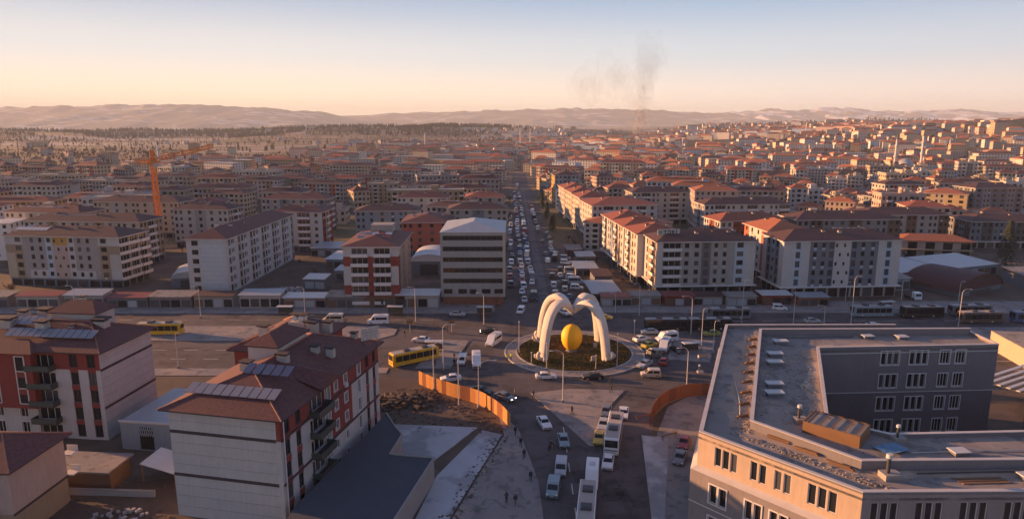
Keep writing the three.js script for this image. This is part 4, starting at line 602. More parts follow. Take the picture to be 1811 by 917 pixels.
  for (const [x, f, w, d, t, n, m, rf, l, m2] of LB) {
    const k = Math.max(2, Math.round(w / 5)), q = Math.max(2, Math.round(d / 5)), F = [], Rs = []; for (let i = 0; i < k; i++) F.push(i % 4 === 2 ? [5, m2, l.includes('balcon') ? 'B' : 'w', { deep: .6 }] : [5, m, i % 2 ? 'w' : 'D']); for (let i = 0; i < q; i++) Rs.push(i % 2 ? [4.5, m, 'B', { deep: .7 }] : [4.5, m2, 'D']);
    const [b, h] = block('apartment_building', l, 'building', { x, f, w, d, turn: t, floors: n, fh: 2.95, base: 2.6, baseMat: 'slate', roofO: { mat: rf, rh: 2.7 }, sides: { F, R: Rs }, opt: { curtain: .25, shelf: false }, group: 'second rank blocks left of the avenue' });
    roofBits(b, h, [[-w * .3, 1], [w * .05, 2], [w * .3, -1]]); if (l.includes('solar')) solarRow(b, -w * .3, h + 1.7, 3, 12, .35, l.includes('pale') ? 'sheetlight' : 'panel', 1.5); else tankRow(b, h, -w * .2, -2, 3);
  }
  const barrel = (l, x, f, w, d, h, m, turn = 0) => { const t = thing('barrel_roof_shed', l, 'shed', x, f, 0, turn); part(t, 'wall', new GB().box(0, h / 2, 0, w, h, d).geo(), 'slate'); const pts = []; for (let i = 0; i <= 14; i++) { const a = Math.PI * i / 14; pts.push(new THREE.Vector2(-Math.cos(a) * w * .54, h + Math.sin(a) * w * .2)); } const q = new GB(); for (let i = 0; i < 14; i++) q.quad([pts[i].x, pts[i].y, d / 2 + .4], [pts[i + 1].x, pts[i + 1].y, d / 2 + .4], [pts[i + 1].x, pts[i + 1].y, -d / 2 - .4], [pts[i].x, pts[i].y, -d / 2 - .4]); for (let i = 0; i < 14; i++) q.tri([0, h, d / 2], [pts[i].x, pts[i].y, d / 2], [pts[i + 1].x, pts[i + 1].y, d / 2]); part(t, 'roof', q.geo(), m); part(t, 'door', new GB().box(0, h * .4, d / 2 + .05, w * .5, h * .8, .1).geo(), 'darkmetal'); };
  barrel('dark barrel-roofed shed between the red block and the grey office', -30.5, 254, 13, 20, 5.2, 'sheetlight'); barrel('pale barrel-roofed shed below the crane block', -112, 232, 11, 16, 3.4, 'sheet', .3);
  barrel('dark maroon barrel-roofed market shed at the far right', 150, 225, 24, 18, 1.6, 'sheetdark', .5);
}
// low sheds, market roofs, kiosks
function shed(name, label, cat, x, f, w, d, h, turn, wallM, roofM, group, slope = .5) {
  const t = thing(name, label, cat, x, f, 0, turn, group); OCC.push([x, f, w, d, turn]);
  part(t, 'wall', new GB().box(0, h / 2, 0, w, h, d).geo(), wallM);
  const W = w / 2 + .4, D = d / 2 + .6; part(t, 'roof', new GB().quad([-W, h + .05, D], [W, h + .05, D], [W, h + slope, -D], [-W, h + slope, -D]).quad([-W, h + .2, D], [W, h + .2, D], [W, h + .15 + slope, -D], [-W, h + .15 + slope, -D]).quad([-W, h + .05, D], [W, h + .05, D], [W, h + .2, D], [-W, h + .2, D]).geo(), roofM);
  const n = Math.max(1, Math.round(w / 3.2)); for (let i = 0; i < n; i++) { const o = part(t, rnd() < .5 ? 'shutter' : 'shop_window', cached('so' + (w / n).toFixed(1) + h, () => new GB().box(0, 0, 0, w / n - .5, h * .62, .1).geo()), pick(['glass', 'black', 'glassgrey', 'sheet', 'brown'])); o.position.set(-w / 2 + (i + .5) * w / n, h * .42, d / 2 + .06); }
  return t;
}
const ROOFW = { sheet: 'grey metal', sheetlight: 'pale metal', sheetred: 'dark red', deck: 'grey felt', roofbrown: 'brown tiled', greige: 'beige' };
[[-172, 'sheetlight'], [-158, 'deck'], [-143, 'sheetred'], [-129, 'sheet'], [-116, 'sheetred'], [-103, 'deck'], [-90, 'roofbrown'], [-76, 'sheet'], [-62.5, 'sheetlight'], [-50, 'deck'], [-38.5, 'sheetred'], [-28.5, 'sheetlight']].forEach(([x, m], i) => shed('shop_row_unit', ROOFW[m] + ' roofed roadside shop, ' + nthW[i] + ' from the left along the boulevard', 'shop', x, 200.5, 11.6 + (i % 3) * .5, 5, 3.2 + (i % 4) * .25, 0, pick(['greige', 'brown', 'mauve', 'slate', 'offwhite']), m, 'roadside shops left of the avenue', .3 + (i % 2) * .4));
[[32, 'sheetred'], [41, 'deck'], [51, 'sheetred'], [60, 'roofbrown'], [70, 'deck'], [81, 'sheetlight'], [92, 'sheet']].forEach(([x, m], i) => shed('market_stall', ROOFW[m] + ' roofed market stall, ' + nthW[i] + ' from the avenue on the right', 'stall', x, 202.5 + (i % 2), 9, 4.5, 2.8 + (i % 3) * .2, .03, pick(['brown', 'brick', 'greige', 'red']), m, 'market stalls right of the avenue', .3));
[[26, 284, 6, 7, 'deck'], [29, 266, 7, 6, 'sheet'], [27, 247, 8, 9, 'sheet'], [31, 231, 6, 8, 'roofbrown'], [29, 212, 9, 14, 'sheet']].forEach(([x, f, w, d, m], i) => shed('garden_shed', ROOFW[m] + ' roofed shed in the garden beside the avenue, ' + nthW[i] + ' from the back', 'shed', x, f, w, d, 2.8 + (i % 2) * .5, .08, pick(['brown', 'slate', 'pinkish']), m, 'garden sheds beside the avenue', .9));
[[140, 240, 22, 16, 'sheetlight', .35], [164, 248, 26, 16, 'sheetlight', .35], [188, 228, 30, 12, 'deck', 0], [214, 246, 24, 14, 'sheetlight', .1], [128, 224, 9, 8, 'greige', .2]].forEach(([x, f, w, d, m, t], i) => shed('warehouse', ROOFW[m] + ' roofed low warehouse at the right, ' + ['left', 'middle', 'front right', 'far right', 'smallest'][i] + ' one', 'warehouse', x, f, w, d, 4, t, pick(['greige', 'slate', 'bluegrey']), m, 'warehouses at the right', 1.2));
[[-62, 262, 18, 14, 'sheetlight'], [-72, 285, 24, 12, 'sheet'], [-58, 238, 9, 6, 'sheet'], [-66, 224, 7, 5, 'sheetlight']].forEach(([x, f, w, d, m], i) => shed('yard_hut', ROOFW[m] + ' roofed hut in the yard behind the red block, ' + ['widest', 'longest', 'third', 'smallest'][i], 'hut', x, f, w, d, 3.6, -.1, pick(['bluegrey', 'slate']), m, 'huts in the yard', .7));
for (const [x, f, s, l] of [[-76, 218, 5, 'pale bluish heap of broken rubble beside the ribbed white block'], [-60, 212, 3, 'darker scrap heap in front of the yard huts'], [-22, 127, 4.5, 'brown earth mound behind the orange hoarding']]) { const h = thing(l.includes('earth') ? 'earth_mound' : 'rubble_heap', l, 'heap', x, f, 0, 0); const b = new GB(); for (let i = 0; i < 130; i++) { const a = rnd() * 6.28, q = Math.sqrt(rnd()) * s, z = rr(.2, .7); b.box(Math.cos(a) * q * 1.5, z * .5 + (s - q) * .2, Math.sin(a) * q, z * 1.5, z, z * 1.2, rnd() * 3); } part(h, 'debris', b.geo(), l.includes('earth') ? 'dirt' : l.includes('pale') ? 'lot' : 'greige', { kind: 'stuff' }); }
// ---------- roundabout with its monument ----------
const RC = [15.1, 157.6];
{
  const ring = (r0, r1, h, y = 0) => { const s = new THREE.Shape(); s.absarc(0, 0, r1, 0, Math.PI * 2); if (r0) { const q = new THREE.Path(); q.absarc(0, 0, r0, 0, Math.PI * 2, true); s.holes.push(q); } return new THREE.ExtrudeGeometry(s, { depth: h, bevelEnabled: false, curveSegments: 72 }).rotateX(-Math.PI / 2).translate(RC[0], y, -RC[1]); };
  struct('roundabout_pavement', ring(14.2, 16.6, .16), 'pavement'); struct('kerb', ring(16.6, 16.95, .22), 'kerb'); struct('kerb', ring(13.85, 14.2, .26), 'kerb'); struct('lawn', ring(0, 13.85, .2), 'grass');
  struct('bare_soil_bed', ring(0, 4.6, .22), 'soil');
  // tufts
  const tg = new GB(); tg.tri([-.09, 0, 0], [.09, 0, 0], [.02, .22, .05]).tri([0, 0, -.09], [0, 0, .09], [-.03, .18, 0]); const N = 5200, im = new THREE.InstancedMesh(tg.geo(), mat('tuft', .10, .095, .035, { roughness: 1 }), N), m4 = new THREE.Matrix4(), c = new THREE.Color();
  for (let i = 0; i < N; i++) { const a = rnd() * 6.283, r = Math.sqrt(rnd()) * 13.6; m4.makeRotationY(rnd() * 6).setPosition(RC[0] + Math.cos(a) * r, .19, -RC[1] + Math.sin(a) * r); const s = rr(.8, 2.2); m4.scale(new THREE.Vector3(s, s, s)); im.setMatrixAt(i, m4); const p = fbm(Math.cos(a) * r * .2 + 20, Math.sin(a) * r * .2 + 20, 801, 3); c.setRGB(.8 + p * 1.2, 1, .6); im.setColorAt(i, c); }
  im.name = 'lawn_grass'; im.userData = { label: 'rough winter grass covering the roundabout island', category: 'grass', kind: 'stuff' }; scene.add(im);
  const mon = thing('monument', 'white four-legged monument whose curved legs meet over the roundabout', 'monument', 14.7, 158.3, .2);
  const profile = [[10.3, -.1], [10.05, 2.2], [9.7, 4.8], [9.1, 7.5], [8.05, 10.2], [6.5, 12.0], [4.7, 12.7], [3.0, 12.2], [1.5, 11.0], [.55, 10.0]], half = [1.0, 1.0, 1.02, 1.05, 1.1, 1.15, 1.18, 1.05, .85, .55], thick = [.85, .85, .85, .85, .85, .84, .82, .78, .65, .5];
  const cr = new THREE.CatmullRomCurve3(profile.map(([r, h]) => new THREE.Vector3(r, h, 0))), hc = new THREE.CatmullRomCurve3(half.map((h, i) => new THREE.Vector3(h, thick[i], 0)));
  const N2 = 40, pos = [], idx = [], sec = []; for (let k = 0; k < 12; k++) { const a = k / 12 * 2 * Math.PI; sec.push([Math.sign(Math.cos(a)) * Math.pow(Math.abs(Math.cos(a)), .42), Math.sign(Math.sin(a)) * Math.pow(Math.abs(Math.sin(a)), .42)]); }
  for (let i = 0; i <= N2; i++) { const p = cr.getPoint(i / N2), t = cr.getTangent(i / N2), s = hc.getPoint(i / N2); for (const [a, b] of sec) pos.push(p.x - t.y * b * s.y, p.y + t.x * b * s.y, a * s.x); }
  for (let i = 0; i < N2; i++) for (let k = 0; k < 12; k++) { const a = i * 12 + k, b = i * 12 + (k + 1) % 12; idx.push(a, b, b + 12, a, b + 12, a + 12); }
  const lg = new THREE.BufferGeometry(); lg.setAttribute('position', new THREE.Float32BufferAttribute(pos, 3)); lg.setAttribute('uv', new THREE.Float32BufferAttribute(pos.flatMap((v, i) => i % 3 === 2 ? [pos[i - 2] + pos[i], pos[i - 1]] : []), 2)); lg.setIndex(idx); lg.computeVertexNormals();
  const sc = merge(tube([[10.3, .4, 0], [11.2, .5, 0], [11.9, 1.1, 0], [12, 1.9, 0], [11.5, 2.1, 0]], .42, 8, 14), tube([[10.4, .3, .9], [11, .35, 1.2], [11.5, .9, 1.5], [11.3, 1.4, 1.5]], .3, 8, 10), tube([[10.4, .3, -.9], [11, .35, -1.2], [11.5, .9, -1.5], [11.3, 1.4, -1.5]], .3, 8, 10));
  for (const a of [44, 136, 224, 316]) { const l = part(mon, 'leg', lg, 'monument'); l.rotation.y = a * R; part(l, 'foot_scroll', sc, 'monument'); }
  part(mon, 'crown_boss', new THREE.LatheGeometry([[0, 11.4], [.7, 11.2], [.9, 10.4], [.6, 9.4], [.15, 8.9], [0, 8.8]].map(([x, y]) => new THREE.Vector2(x, y)), 16), 'bluegrey');
  const eg = new THREE.SphereGeometry(2.55, 40, 32), p = eg.attributes.position; for (let i = 0; i < p.count; i++) { const x = p.getX(i), y = p.getY(i), z = p.getZ(i), a = Math.atan2(x, z), gr = 1 - .10 * Math.exp(-Math.pow((a + .1) / .16, 2)); p.setXYZ(i, x * gr, y * (y < 0 ? 1.32 : 1.22), z * gr); } eg.computeVertexNormals();
  const ap = thing('apricot_sculpture', 'giant yellow apricot sculpture standing under the white monument', 'sculpture', 14.5, 157.8, .2); part(ap, 'fruit', eg.translate(0, 3.6, 0), 'egg'); part(ap, 'pedestal', merge(cyl(1.5, 1.2, .5, 0, 0, 0, 20), cyl(.9, .8, .4, 0, .4, 0, 20)), 'slate'); part(ap, 'stalk', tube([[0, 6.4, 0], [.1, 6.9, 0], [.5, 7.1, 0]], .14, 6, 6), 'bark');
  { const lf = new GB(); lf.tri([.2, 6.9, 0], [1.6, 7.15, .5], [3, 6.9, 0]).tri([.2, 6.9, 0], [3, 6.9, 0], [1.6, 7.05, -.5]); part(ap, 'leaf', lf.geo(), 'leafdark'); }
  [[18.9, 150.6, 'left'], [20.6, 160.5, 'right']].forEach(([x, f, l]) => { const t = thing('stone_marker', 'small pale stone marker on the lawn ' + (l === 'left' ? 'before' : 'right of') + ' the yellow sculpture', 'marker', x, f, .2, .2); part(t, 'slab', new GB().box(0, .6, 0, .9, 1.2, .3).geo(), 'kerb'); part(t, 'plinth', new GB().box(0, .08, 0, 1.3, .16, .7).geo(), 'pavement'); });
}
// ---------- hoardings ----------
function hoarding(label, pts, h, m, m2) {
  const g = thing('hoarding', label, 'fence', pts[0][0], pts[0][1]); const cv = new THREE.CatmullRomCurve3(pts.map(([x, f]) => new THREE.Vector3(x - pts[0][0], 0, -(f - pts[0][1])))), n = Math.round(cv.getLength() / 1.25), q = cv.getSpacedPoints(n);
  for (let i = 0; i < n; i++) {
    const a = q[i], b = q[i + 1], L = a.distanceTo(b), ry = Math.atan2(-(b.z - a.z), b.x - a.x), hh = h + .12 * hash(i, 3, 9) - .06;
    const p = part(g, 'panel', cached('hp' + L.toFixed(2) + hh.toFixed(2), () => { const g2 = new GB(); g2.box(0, hh / 2, 0, L - .03, hh, .04); for (let k = 0; k < 5; k++) g2.box(-L / 2 + L * (k + .5) / 5, hh / 2, .035, .07, hh, .03); return g2.geo(); }), hash(i, 7, 11) > .8 ? m2 : m); p.position.set((a.x + b.x) / 2, .05, (a.z + b.z) / 2); p.rotation.y = ry;
    const po = part(g, 'post', cached('hpost' + h, () => new GB().box(0, h / 2, -.08, .09, h, .09).geo()), 'darkmetal'); po.position.set(a.x, 0, a.z); po.rotation.y = ry;
  }
}
hoarding('curved sunlit orange hoarding left of the near road', [[-19.8, 136.6], [-16.6, 133.4], [-12.2, 129.8], [-6.8, 126], [-3, 121], [-.3, 115]], 2.9, 'fence', 'fencerustshade');
hoarding('curved hoarding right of the near road, shade painted in as rusty red', [[25.4, 116], [27, 120.6], [30, 125.6], [34, 129], [39.6, 130.4], [46, 131]], 2.7, 'fencerustshade', 'brick');  // darker copy of the orange panels, the shade on this side put into colour
// ---------- street lamps ----------
const lampGeo = { pole: (h) => cached('lp' + h, () => cyl(.13, .07, h, 0, 0, 0, 8)), base: cached('lb', () => new GB().box(0, .25, 0, .5, .5, .5).geo()), head: cached('lh', () => new THREE.SphereGeometry(.3, 10, 6).scale(1.5, .32, .7)) };
function lamp(label, x, f, h, arm, turn = 0, two = false, y = .1) {
  const t = thing('street_lamp', label, 'street lamp', x, f, y, turn, 'street lamps'); part(t, 'base', lampGeo.base, 'pavement'); part(t, 'pole', lampGeo.pole(h), 'pole');
  for (const s of two ? [1, -1] : [1]) { const a = part(t, 'arm', cached('la' + h + arm + s, () => tube([[0, h - .1, 0], [s * arm * .25, h + .55, 0], [s * arm * .6, h + .8, 0], [s * arm, h + .75, 0]], .055, 6, 10)), 'pole'); const hd = part(a, 'lamp_head', lampGeo.head, 'pole'); hd.position.set(s * (arm + .35), h + .72, 0); }
  return t;
}
[[10.1, 126.7, 10, 2, Math.PI, 'tall lamp on the near splitter island before the roundabout'], [35.5, 130.2, 9.4, 1.6, Math.PI, 'tall lamp behind the shade-toned hoarding by the angular building'], [-15.4, 144.8, 10, 2, 0, 'curved-arm lamp on the bus stop island'], [-16.2, 132.8, 9.6, 1.4, 0, 'lamp rising at the left end of the orange hoarding'], [-10.4, 124.5, 9.6, 1.2, 0, 'lamp standing inside the curve of the orange hoarding'], [-6.5, 124.3, 8.6, 3, .3, 'slim long-armed lamp beside the orange hoarding\'s middle'],
 [-7.7, 179, 8.6, 1.4, Math.PI, 'lamp in front of the grey office block'], [-26.8, 181.7, 9.6, 1.2, Math.PI, 'lamp between the red block and the grey office'], [-57.8, 182.8, 9.4, 1.2, Math.PI, 'lamp left of the dark red balcony block'], [-88.9, 186.8, 8.6, 1.2, Math.PI, 'lamp below the ribbed white end wall'], [-124, 186, 9, 1.2, Math.PI, 'lamp seen above the red block\'s stair tower'], [-148, 186, 9.4, 1.2, 0, 'lamp at the far left end of the boulevard'],
 [36.6, 188.5, 9, 1.2, Math.PI, 'lamp at the avenue corner before the name-sign block'], [30.2, 191.5, 5.6, .9, Math.PI, 'short lamp at the avenue\'s right corner'], [47.1, 171.3, 9.6, 2, Math.PI, 'lamp beside the black articulated bus'], [46.3, 158.5, 9.8, .6, 0, 'lamp on the right pavement island, left one'], [48.6, 156.4, 7.4, .6, 0, 'shorter lamp on the right pavement island'], [63.9, 181.7, 11.6, 1, 0, 'tall lamp before the right end of the name-sign block'], [77.6, 180.1, 9.6, 2, Math.PI, 'lamp between the two pale right-hand blocks'], [93.5, 180.1, 13, 1.2, 0, 'tallest lamp before the blue-grey panelled block'], [121.4, 177.4, 10, 1.8, 0, 'curved-arm lamp at the right bus lanes'], [104, 205, 5.6, .6, 0, 'short lamp at the right corner of the panelled block'], [122, 206, 6, .6, 0, 'short lamp by the parked lorry at right'], [140, 206, 5.6, .6, 0, 'short lamp before the dark red market shed'], [86.5, 181, 4.6, 1.6, Math.PI, 'low lamp between the two tall lamps at right'],
 [-75.6, 146, 7.6, .4, 0, 'lamp between the two left-hand white blocks'], [13.6, 206, 5.8, .5, 0, 'lamp at the mouth of the avenue behind the monument'], [-9.6, 205, 6, .8, 0, 'lamp at the left mouth of the avenue']].forEach(([x, f, h, a, t, l]) => lamp(l, x, f, h, a, t));
[[1.7, 156.4, 7.6, 'left on the lawn'], [23.9, 146.8, 7.6, 'right on the lawn'], [4.4, 146.2, 3.4, 'front left on the lawn'], [7.8, 145.4, 5.8, 'just left of the front leg'], [18.9, 145.2, 3, 'front right on the lawn'], [30.6, 163, 6, 'at the right rim']].forEach(([x, f, h, l]) => { const t = thing('park_lamp', 'slim post lamp of the roundabout, ' + l, 'street lamp', x, f, .2, 0, 'roundabout post lamps'); part(t, 'pole', cyl(.09, .06, h, 0, 0, 0, 8), 'pole'); part(t, 'lamp_head', cyl(.1, .24, .3, 0, h - .02, 0, 10), 'pole'); part(t, 'base', new GB().box(0, .12, 0, .4, .24, .4).geo(), 'pavement'); });
// tower crane on the left
{
  const t = thing('tower_crane', 'orange tower crane standing among the left-hand blocks', 'crane', -166, 316, 0, .12), H = 37, mast = new GB();
  const lat = (q, a, b, w, n) => { const A = new THREE.Vector3(...a), B = new THREE.Vector3(...b), d = B.clone().sub(A), hz = Math.abs(d.y) < Math.abs(d.x), off = hz ? [[0, -w, -w], [0, -w, w], [0, w, 0]] : [[-w, 0, -w], [w, 0, -w], [w, 0, w], [-w, 0, w]]; const pt = (k, o) => [A.x + d.x * k + o[0], A.y + d.y * k + o[1], A.z + d.z * k + o[2]]; for (const o of off) q.bar(pt(0, o), pt(1, o), .42); for (let i = 0; i < n; i++) for (let j = 0; j < off.length; j++) { const o = off[j], p = off[(j + 1) % off.length]; q.bar(pt(i / n, o), pt((i + 1) / n, p), .26); } };
  lat(mast, [0, 0, 0], [0, H, 0], .9, 18); part(t, 'mast', mast.geo(), 'crane'); const jib = new GB(); lat(jib, [-2, H + .8, 0], [27, H + 7.8, 0], .8, 16); part(t, 'jib', jib.geo(), 'crane'); const cj = new GB(); lat(cj, [2, H + .8, 0], [-8, H + .6, 0], .8, 6); part(t, 'counter_jib', cj.geo(), 'crane'); part(t, 'counterweight', new GB().box(-7, H - .6, 0, 2.4, 2.2, 1.6).geo(), 'greige'); const tp = new GB(); lat(tp, [0, H, 0], [0, H + 6, 0], .5, 4); part(t, 'tower_head', tp.geo(), 'crane'); part(t, 'tie_bar', new GB().bar([0, H + 6, 0], [16, H + 5.8, 0], .12).bar([0, H + 6, 0], [-7, H + 1.2, 0], .12).geo(), 'darkmetal'); part(t, 'cab', new GB().box(1.3, H - .8, .9, 1.6, 1.9, 1.4).geo(), 'offwhite'); part(t, 'base', new GB().box(0, .5, 0, 5, 1, 5).geo(), 'pavement');
}
// ---------- the town beyond: the 300 blocks nearest in view singly, the rest as one mass ----------
const taken = (x, f, w, d) => OCC.some(([cx, cf, ow, od, t]) => { const dx = x - cx, df = f - cf, a = Math.abs(Math.cos(t) * dx + Math.sin(t) * df), b = Math.abs(-Math.sin(t) * dx + Math.cos(t) * df); return a < (w + ow) / 2 + 3 && b < (d + od) / 2 + 5; });
const WALLW = { white: 'white', offwhite: 'off-white', cream: 'cream', beige: 'beige', greige: 'grey-beige', grey: 'grey', pinkish: 'pink', paleblue: 'pale blue', tan: 'tan', ochre: 'ochre', yellowwall: 'yellow', slate: 'slate grey', coral: 'coral', bluegrey: 'blue-grey' };
const ROOFN = { sheet: 'flat metal', deck: 'flat grey', roof: 'red-brown', roofbrown: 'brown', roofred: 'red', rooforange: 'orange' }, NUM = ['', 'one', 'two', 'three', 'four', 'five', 'six'];
const protos = new Map();
function townProto(w, d, n, m, m2, rf) {
  const key = [w, d, n, m, m2, rf].join();
  if (protos.has(key)) return protos.get(key);
  const g = new THREE.Group(), fh = 2.95, H = n * fh + .8; g.name = 'town_block'; g.userData = { category: 'building' };
  const p = (name, geo, mm, ex) => part(g, name, geo, mm, ex);
  p('wall', new GB().prism([[-w / 2, d / 2], [w / 2, d / 2], [w / 2, -d / 2], [-w / 2, -d / 2]], -8, H, false).geo(), m);
  if (m2 !== m) { const k = Math.floor(w / 12); for (let i = 0; i < k; i++) p('facade_panel', new GB().box(-w / 2 + (i + .5) * w / k, H / 2 + .5, d / 2 + .04, 4.2, H - 2, .1).geo(), m2); }
  const win = new GB(), slab = new GB(), nx = Math.round(w / 3.1), nz = Math.round(d / 3.4);
  for (let fl = 0; fl < n; fl++) {
    const y = fl * fh + 2.2;
    for (let i = 0; i < nx; i++) { const x = -w / 2 + (i + .5) * w / nx; win.box(x, y, d / 2 + .06, i % 4 === 1 ? 2.0 : 1.25, i % 4 === 1 ? 1.9 : 1.45, .12); if (i % 4 === 1 && fl > 0) slab.box(x, y - 1.1, d / 2 + .5, 3, .75, 1.0); }
    for (let i = 0; i < nz; i++) { const z = -d / 2 + (i + .5) * d / nz; for (const s of [-1, 1]) win.box(s * (w / 2 + .02), y, z, .12, 1.45, i % 3 ? 1.2 : 1.8); }
  }
  p('window_rows', win.geo(), 'glass', { kind: 'stuff' }); if (!slab.empty) p('balcony_rows', slab.geo(), 'trim', { kind: 'stuff' });
  const flatR = rf === 'deck' || rf === 'sheet', r = p('roof', flatR ? new GB().box(0, H + .2, 0, w + .1, .24, d + .1).geo() : hipGeo(w, d, H, 2.4 + d * .02, .8).geo(), rf), e = new GB(); if (flatR) { for (const s of [-1, 1]) e.box(s * w / 2, H + .5, 0, .22, .7, d).box(0, H + .5, s * d / 2, w - .3, .7, .22); part(r, 'parapet', e.geo(), m); p('rooftop_room', new GB().box(w * .12, H + 1.6, -d * .1, 4, 2.6, 4).geo(), m); } else { e.box(0, H + .06, 0, w + 1.58, .2, d + 1.58); part(r, 'eave', e.geo(), 'trim'); }
  const k = Math.max(1, Math.round(w / 12)); for (let i = 0; i < k; i++) { const c = p('chimney', chimneyGeo, 'offwhite'); c.position.set(-w * .35 + w * .7 * (i + .3) / k, H + 1.2, (i % 2 ? 1 : -1) * d * .12); }
  if (w > 20) { const q = new GB(); const h = Math.floor(w / 4); for (let i = 0; i < h; i++) q.box(-w * .3 + i * 2, H + 2.2, d * .18, 1.7, .1, 1.3); p('solar_row', q.geo(), w % 4 ? 'panel' : 'sheetlight', { kind: 'stuff' }); }
  if (w >= 28 && (w + n + m.length) % 2) { const x = w * ((m.length % 3) - 1) * .3, wg = p('wing', new GB().box(x, (H - .4) / 2, -d / 2 - 4, 12, H - .4, 9).geo(), m2); part(wg, 'roof', hipGeo(12, 9, H - .4, 2.2, .7).geo().translate(x, 0, -d / 2 - 4), rf); }
  if ((w + n) % 3 === 0) { const rm = p('stair_tower', new GB().box(w * .2, H + 1.7, 0, 4.2, 3.4, 4).geo(), m); part(rm, 'roof', hipGeo(4.2, 4, H + 3.4, 1.1, .5).geo().translate(w * .2, 0, 0), flatR ? 'roofbrown' : rf); }
  protos.set(key, g); return g;
}
const rest = new GB();
{
  const LIN = {}; const lin = (k) => { const c = M[k].color; return [c.r, c.g, c.b]; };
  for (const k of [...Object.keys(WALLW), 'roof', 'roofbrown', 'roofred', 'rooforange', 'trim', 'deck', 'sheet']) LIN[k] = lin(k);
  const cand = [];
  for (const side of [-1, 1]) {
    let f = 268, row = 0;
    while (f < 3000) {
      row++;
      const near = f < 760, gapF = side < 0 ? (near ? 35 : 30 + f * .006) : (near ? 29 : 26 + f * .006);
      let x = side < 0 ? (f < 800 ? -7 : 6) - rr(0, 6) : (f < 500 ? 30 : f < 800 ? 22 : 9) + rr(0, 6); let nth = 0;
      const edge = .79 * f + 40;
      while (Math.abs(x) < edge) {
        const patch = fbm(x / 260 + 50, f / 260, 901, 2), big = side < 0 ? (f < 420 ? .8 : f < 620 ? .6 : f < 900 ? .42 : .25) : (f < 420 ? .6 : .18);
        const w = rnd() < big ? pick([20, 24, 28, 34, 42]) : pick([10, 12, 14, 16]), d = w > 18 ? pick([13, 15]) : pick([10, 12]);
        const n = w > 18 ? pick([4, 5, 5, 5]) : pick([2, 3, 3, 4]);
        const cx = x + side * w / 2, cf = f + rr(-13, 13);
        x += side * (w + (w > 18 ? rr(7, 15) : rr(4, 11)));
        nth++;
        const open = f > 1500 && fbm(cx / 420 + 11, cf / 420, 921, 3) > (side < 0 ? .42 : .56) || f > 2200 && rnd() < .6 || side < 0 && f > 820 && -cx > (.30 - .1 * sm(1000, 2000, f)) * f * (.8 + .4 * fbm(cx / 300 + 3, cf / 300, 925, 3)) && rnd() < .5 + .45 * sm(820, 1150, f);
        if (open || taken(cx, cf, w, d) || rnd() < (side < 0 ? .16 : .1) || fbm(cx / 70 + 7, cf / 70, 929, 2) > .68) continue;
        const turn = side < 0 ? -.09 + (patch - .5) * .9 + (w < 18 ? rr(-.5, .5) : rr(-.2, .2)) : -.3 + (patch - .5) * 1.3 + (w < 18 ? rr(-.35, .35) : rr(-.1, .1));
        const m = side < 0 ? pick(['white', 'offwhite', 'offwhite', 'cream', 'greige', 'pinkish', 'beige', 'grey', 'tan']) : pick(['white', 'white', 'offwhite', 'cream', 'cream', 'pinkish', 'tan', 'greige', 'paleblue', 'offwhite', 'beige']);
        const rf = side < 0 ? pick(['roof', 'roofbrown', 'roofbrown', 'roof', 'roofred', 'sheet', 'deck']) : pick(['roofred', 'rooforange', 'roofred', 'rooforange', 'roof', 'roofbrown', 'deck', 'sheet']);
        cand.push({ x: cx, f: cf, w, d, n, turn, m, m2: w > 18 ? pick([m, m, 'greige', 'tan', 'coral', 'slate']) : m, rf, side, row, nth, px: w * n / cf });
      }
      f += gapF * rr(.9, 1.1);
    }
  }
  const inView = cand.filter((c) => Math.abs(c.x) < .76 * c.f + 10).sort((a, b) => a.f - b.f), single = new Set(inView.slice(0, 258));
  for (const c of cand) {
    const y = land(c.x, c.f);
    if (single.has(c)) {
      const size = c.w > 30 ? 'long' : c.w > 18 ? 'mid-length' : 'small', lab = `${size} ${WALLW[c.m]} ${c.w > 18 ? 'block' : 'house'}, ${ROOFN[c.rf]} roof, ${ordW(c.nth)} ${c.side < 0 ? 'left' : 'right'} of the avenue in the ${ordW(c.row)} row`;
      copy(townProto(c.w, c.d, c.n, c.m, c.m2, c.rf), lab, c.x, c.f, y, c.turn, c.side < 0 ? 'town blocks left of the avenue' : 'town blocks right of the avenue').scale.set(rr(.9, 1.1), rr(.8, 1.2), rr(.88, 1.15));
      continue;
    }
    if (Math.abs(c.x) > .78 * c.f + 30) continue;
    const C = Math.cos(c.turn), S = Math.sin(c.turn), P = (lx, yy, lz) => [c.x + lx * C + lz * S, y + yy, -c.f - lx * S + lz * C], W = c.w / 2, D = c.d / 2, H = c.n * 2.9 + .8, k = .85 + rnd() * .3, tint = (q) => q.map((v) => v * k);
    rest.col = tint(LIN[c.m]);
    const a = [[-W, D], [W, D], [W, -D], [-W, -D]];
    for (let i = 0; i < 4; i++) { const p = a[i], q = a[(i + 1) % 4]; rest.quad(P(p[0], -9, p[1]), P(q[0], -9, q[1]), P(q[0], H, q[1]), P(p[0], H, p[1])); }
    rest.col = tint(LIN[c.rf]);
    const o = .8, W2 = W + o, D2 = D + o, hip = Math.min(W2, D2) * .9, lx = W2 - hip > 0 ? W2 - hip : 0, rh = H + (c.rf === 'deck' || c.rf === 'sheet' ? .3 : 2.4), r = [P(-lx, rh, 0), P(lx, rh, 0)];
    rest.quad(P(-W2, H, D2), P(W2, H, D2), r[1], r[0]).quad(P(W2, H, -D2), P(-W2, H, -D2), r[0], r[1]).tri(P(W2, H, D2), P(W2, H, -D2), r[1]).tri(P(-W2, H, -D2), P(-W2, H, D2), r[0]);
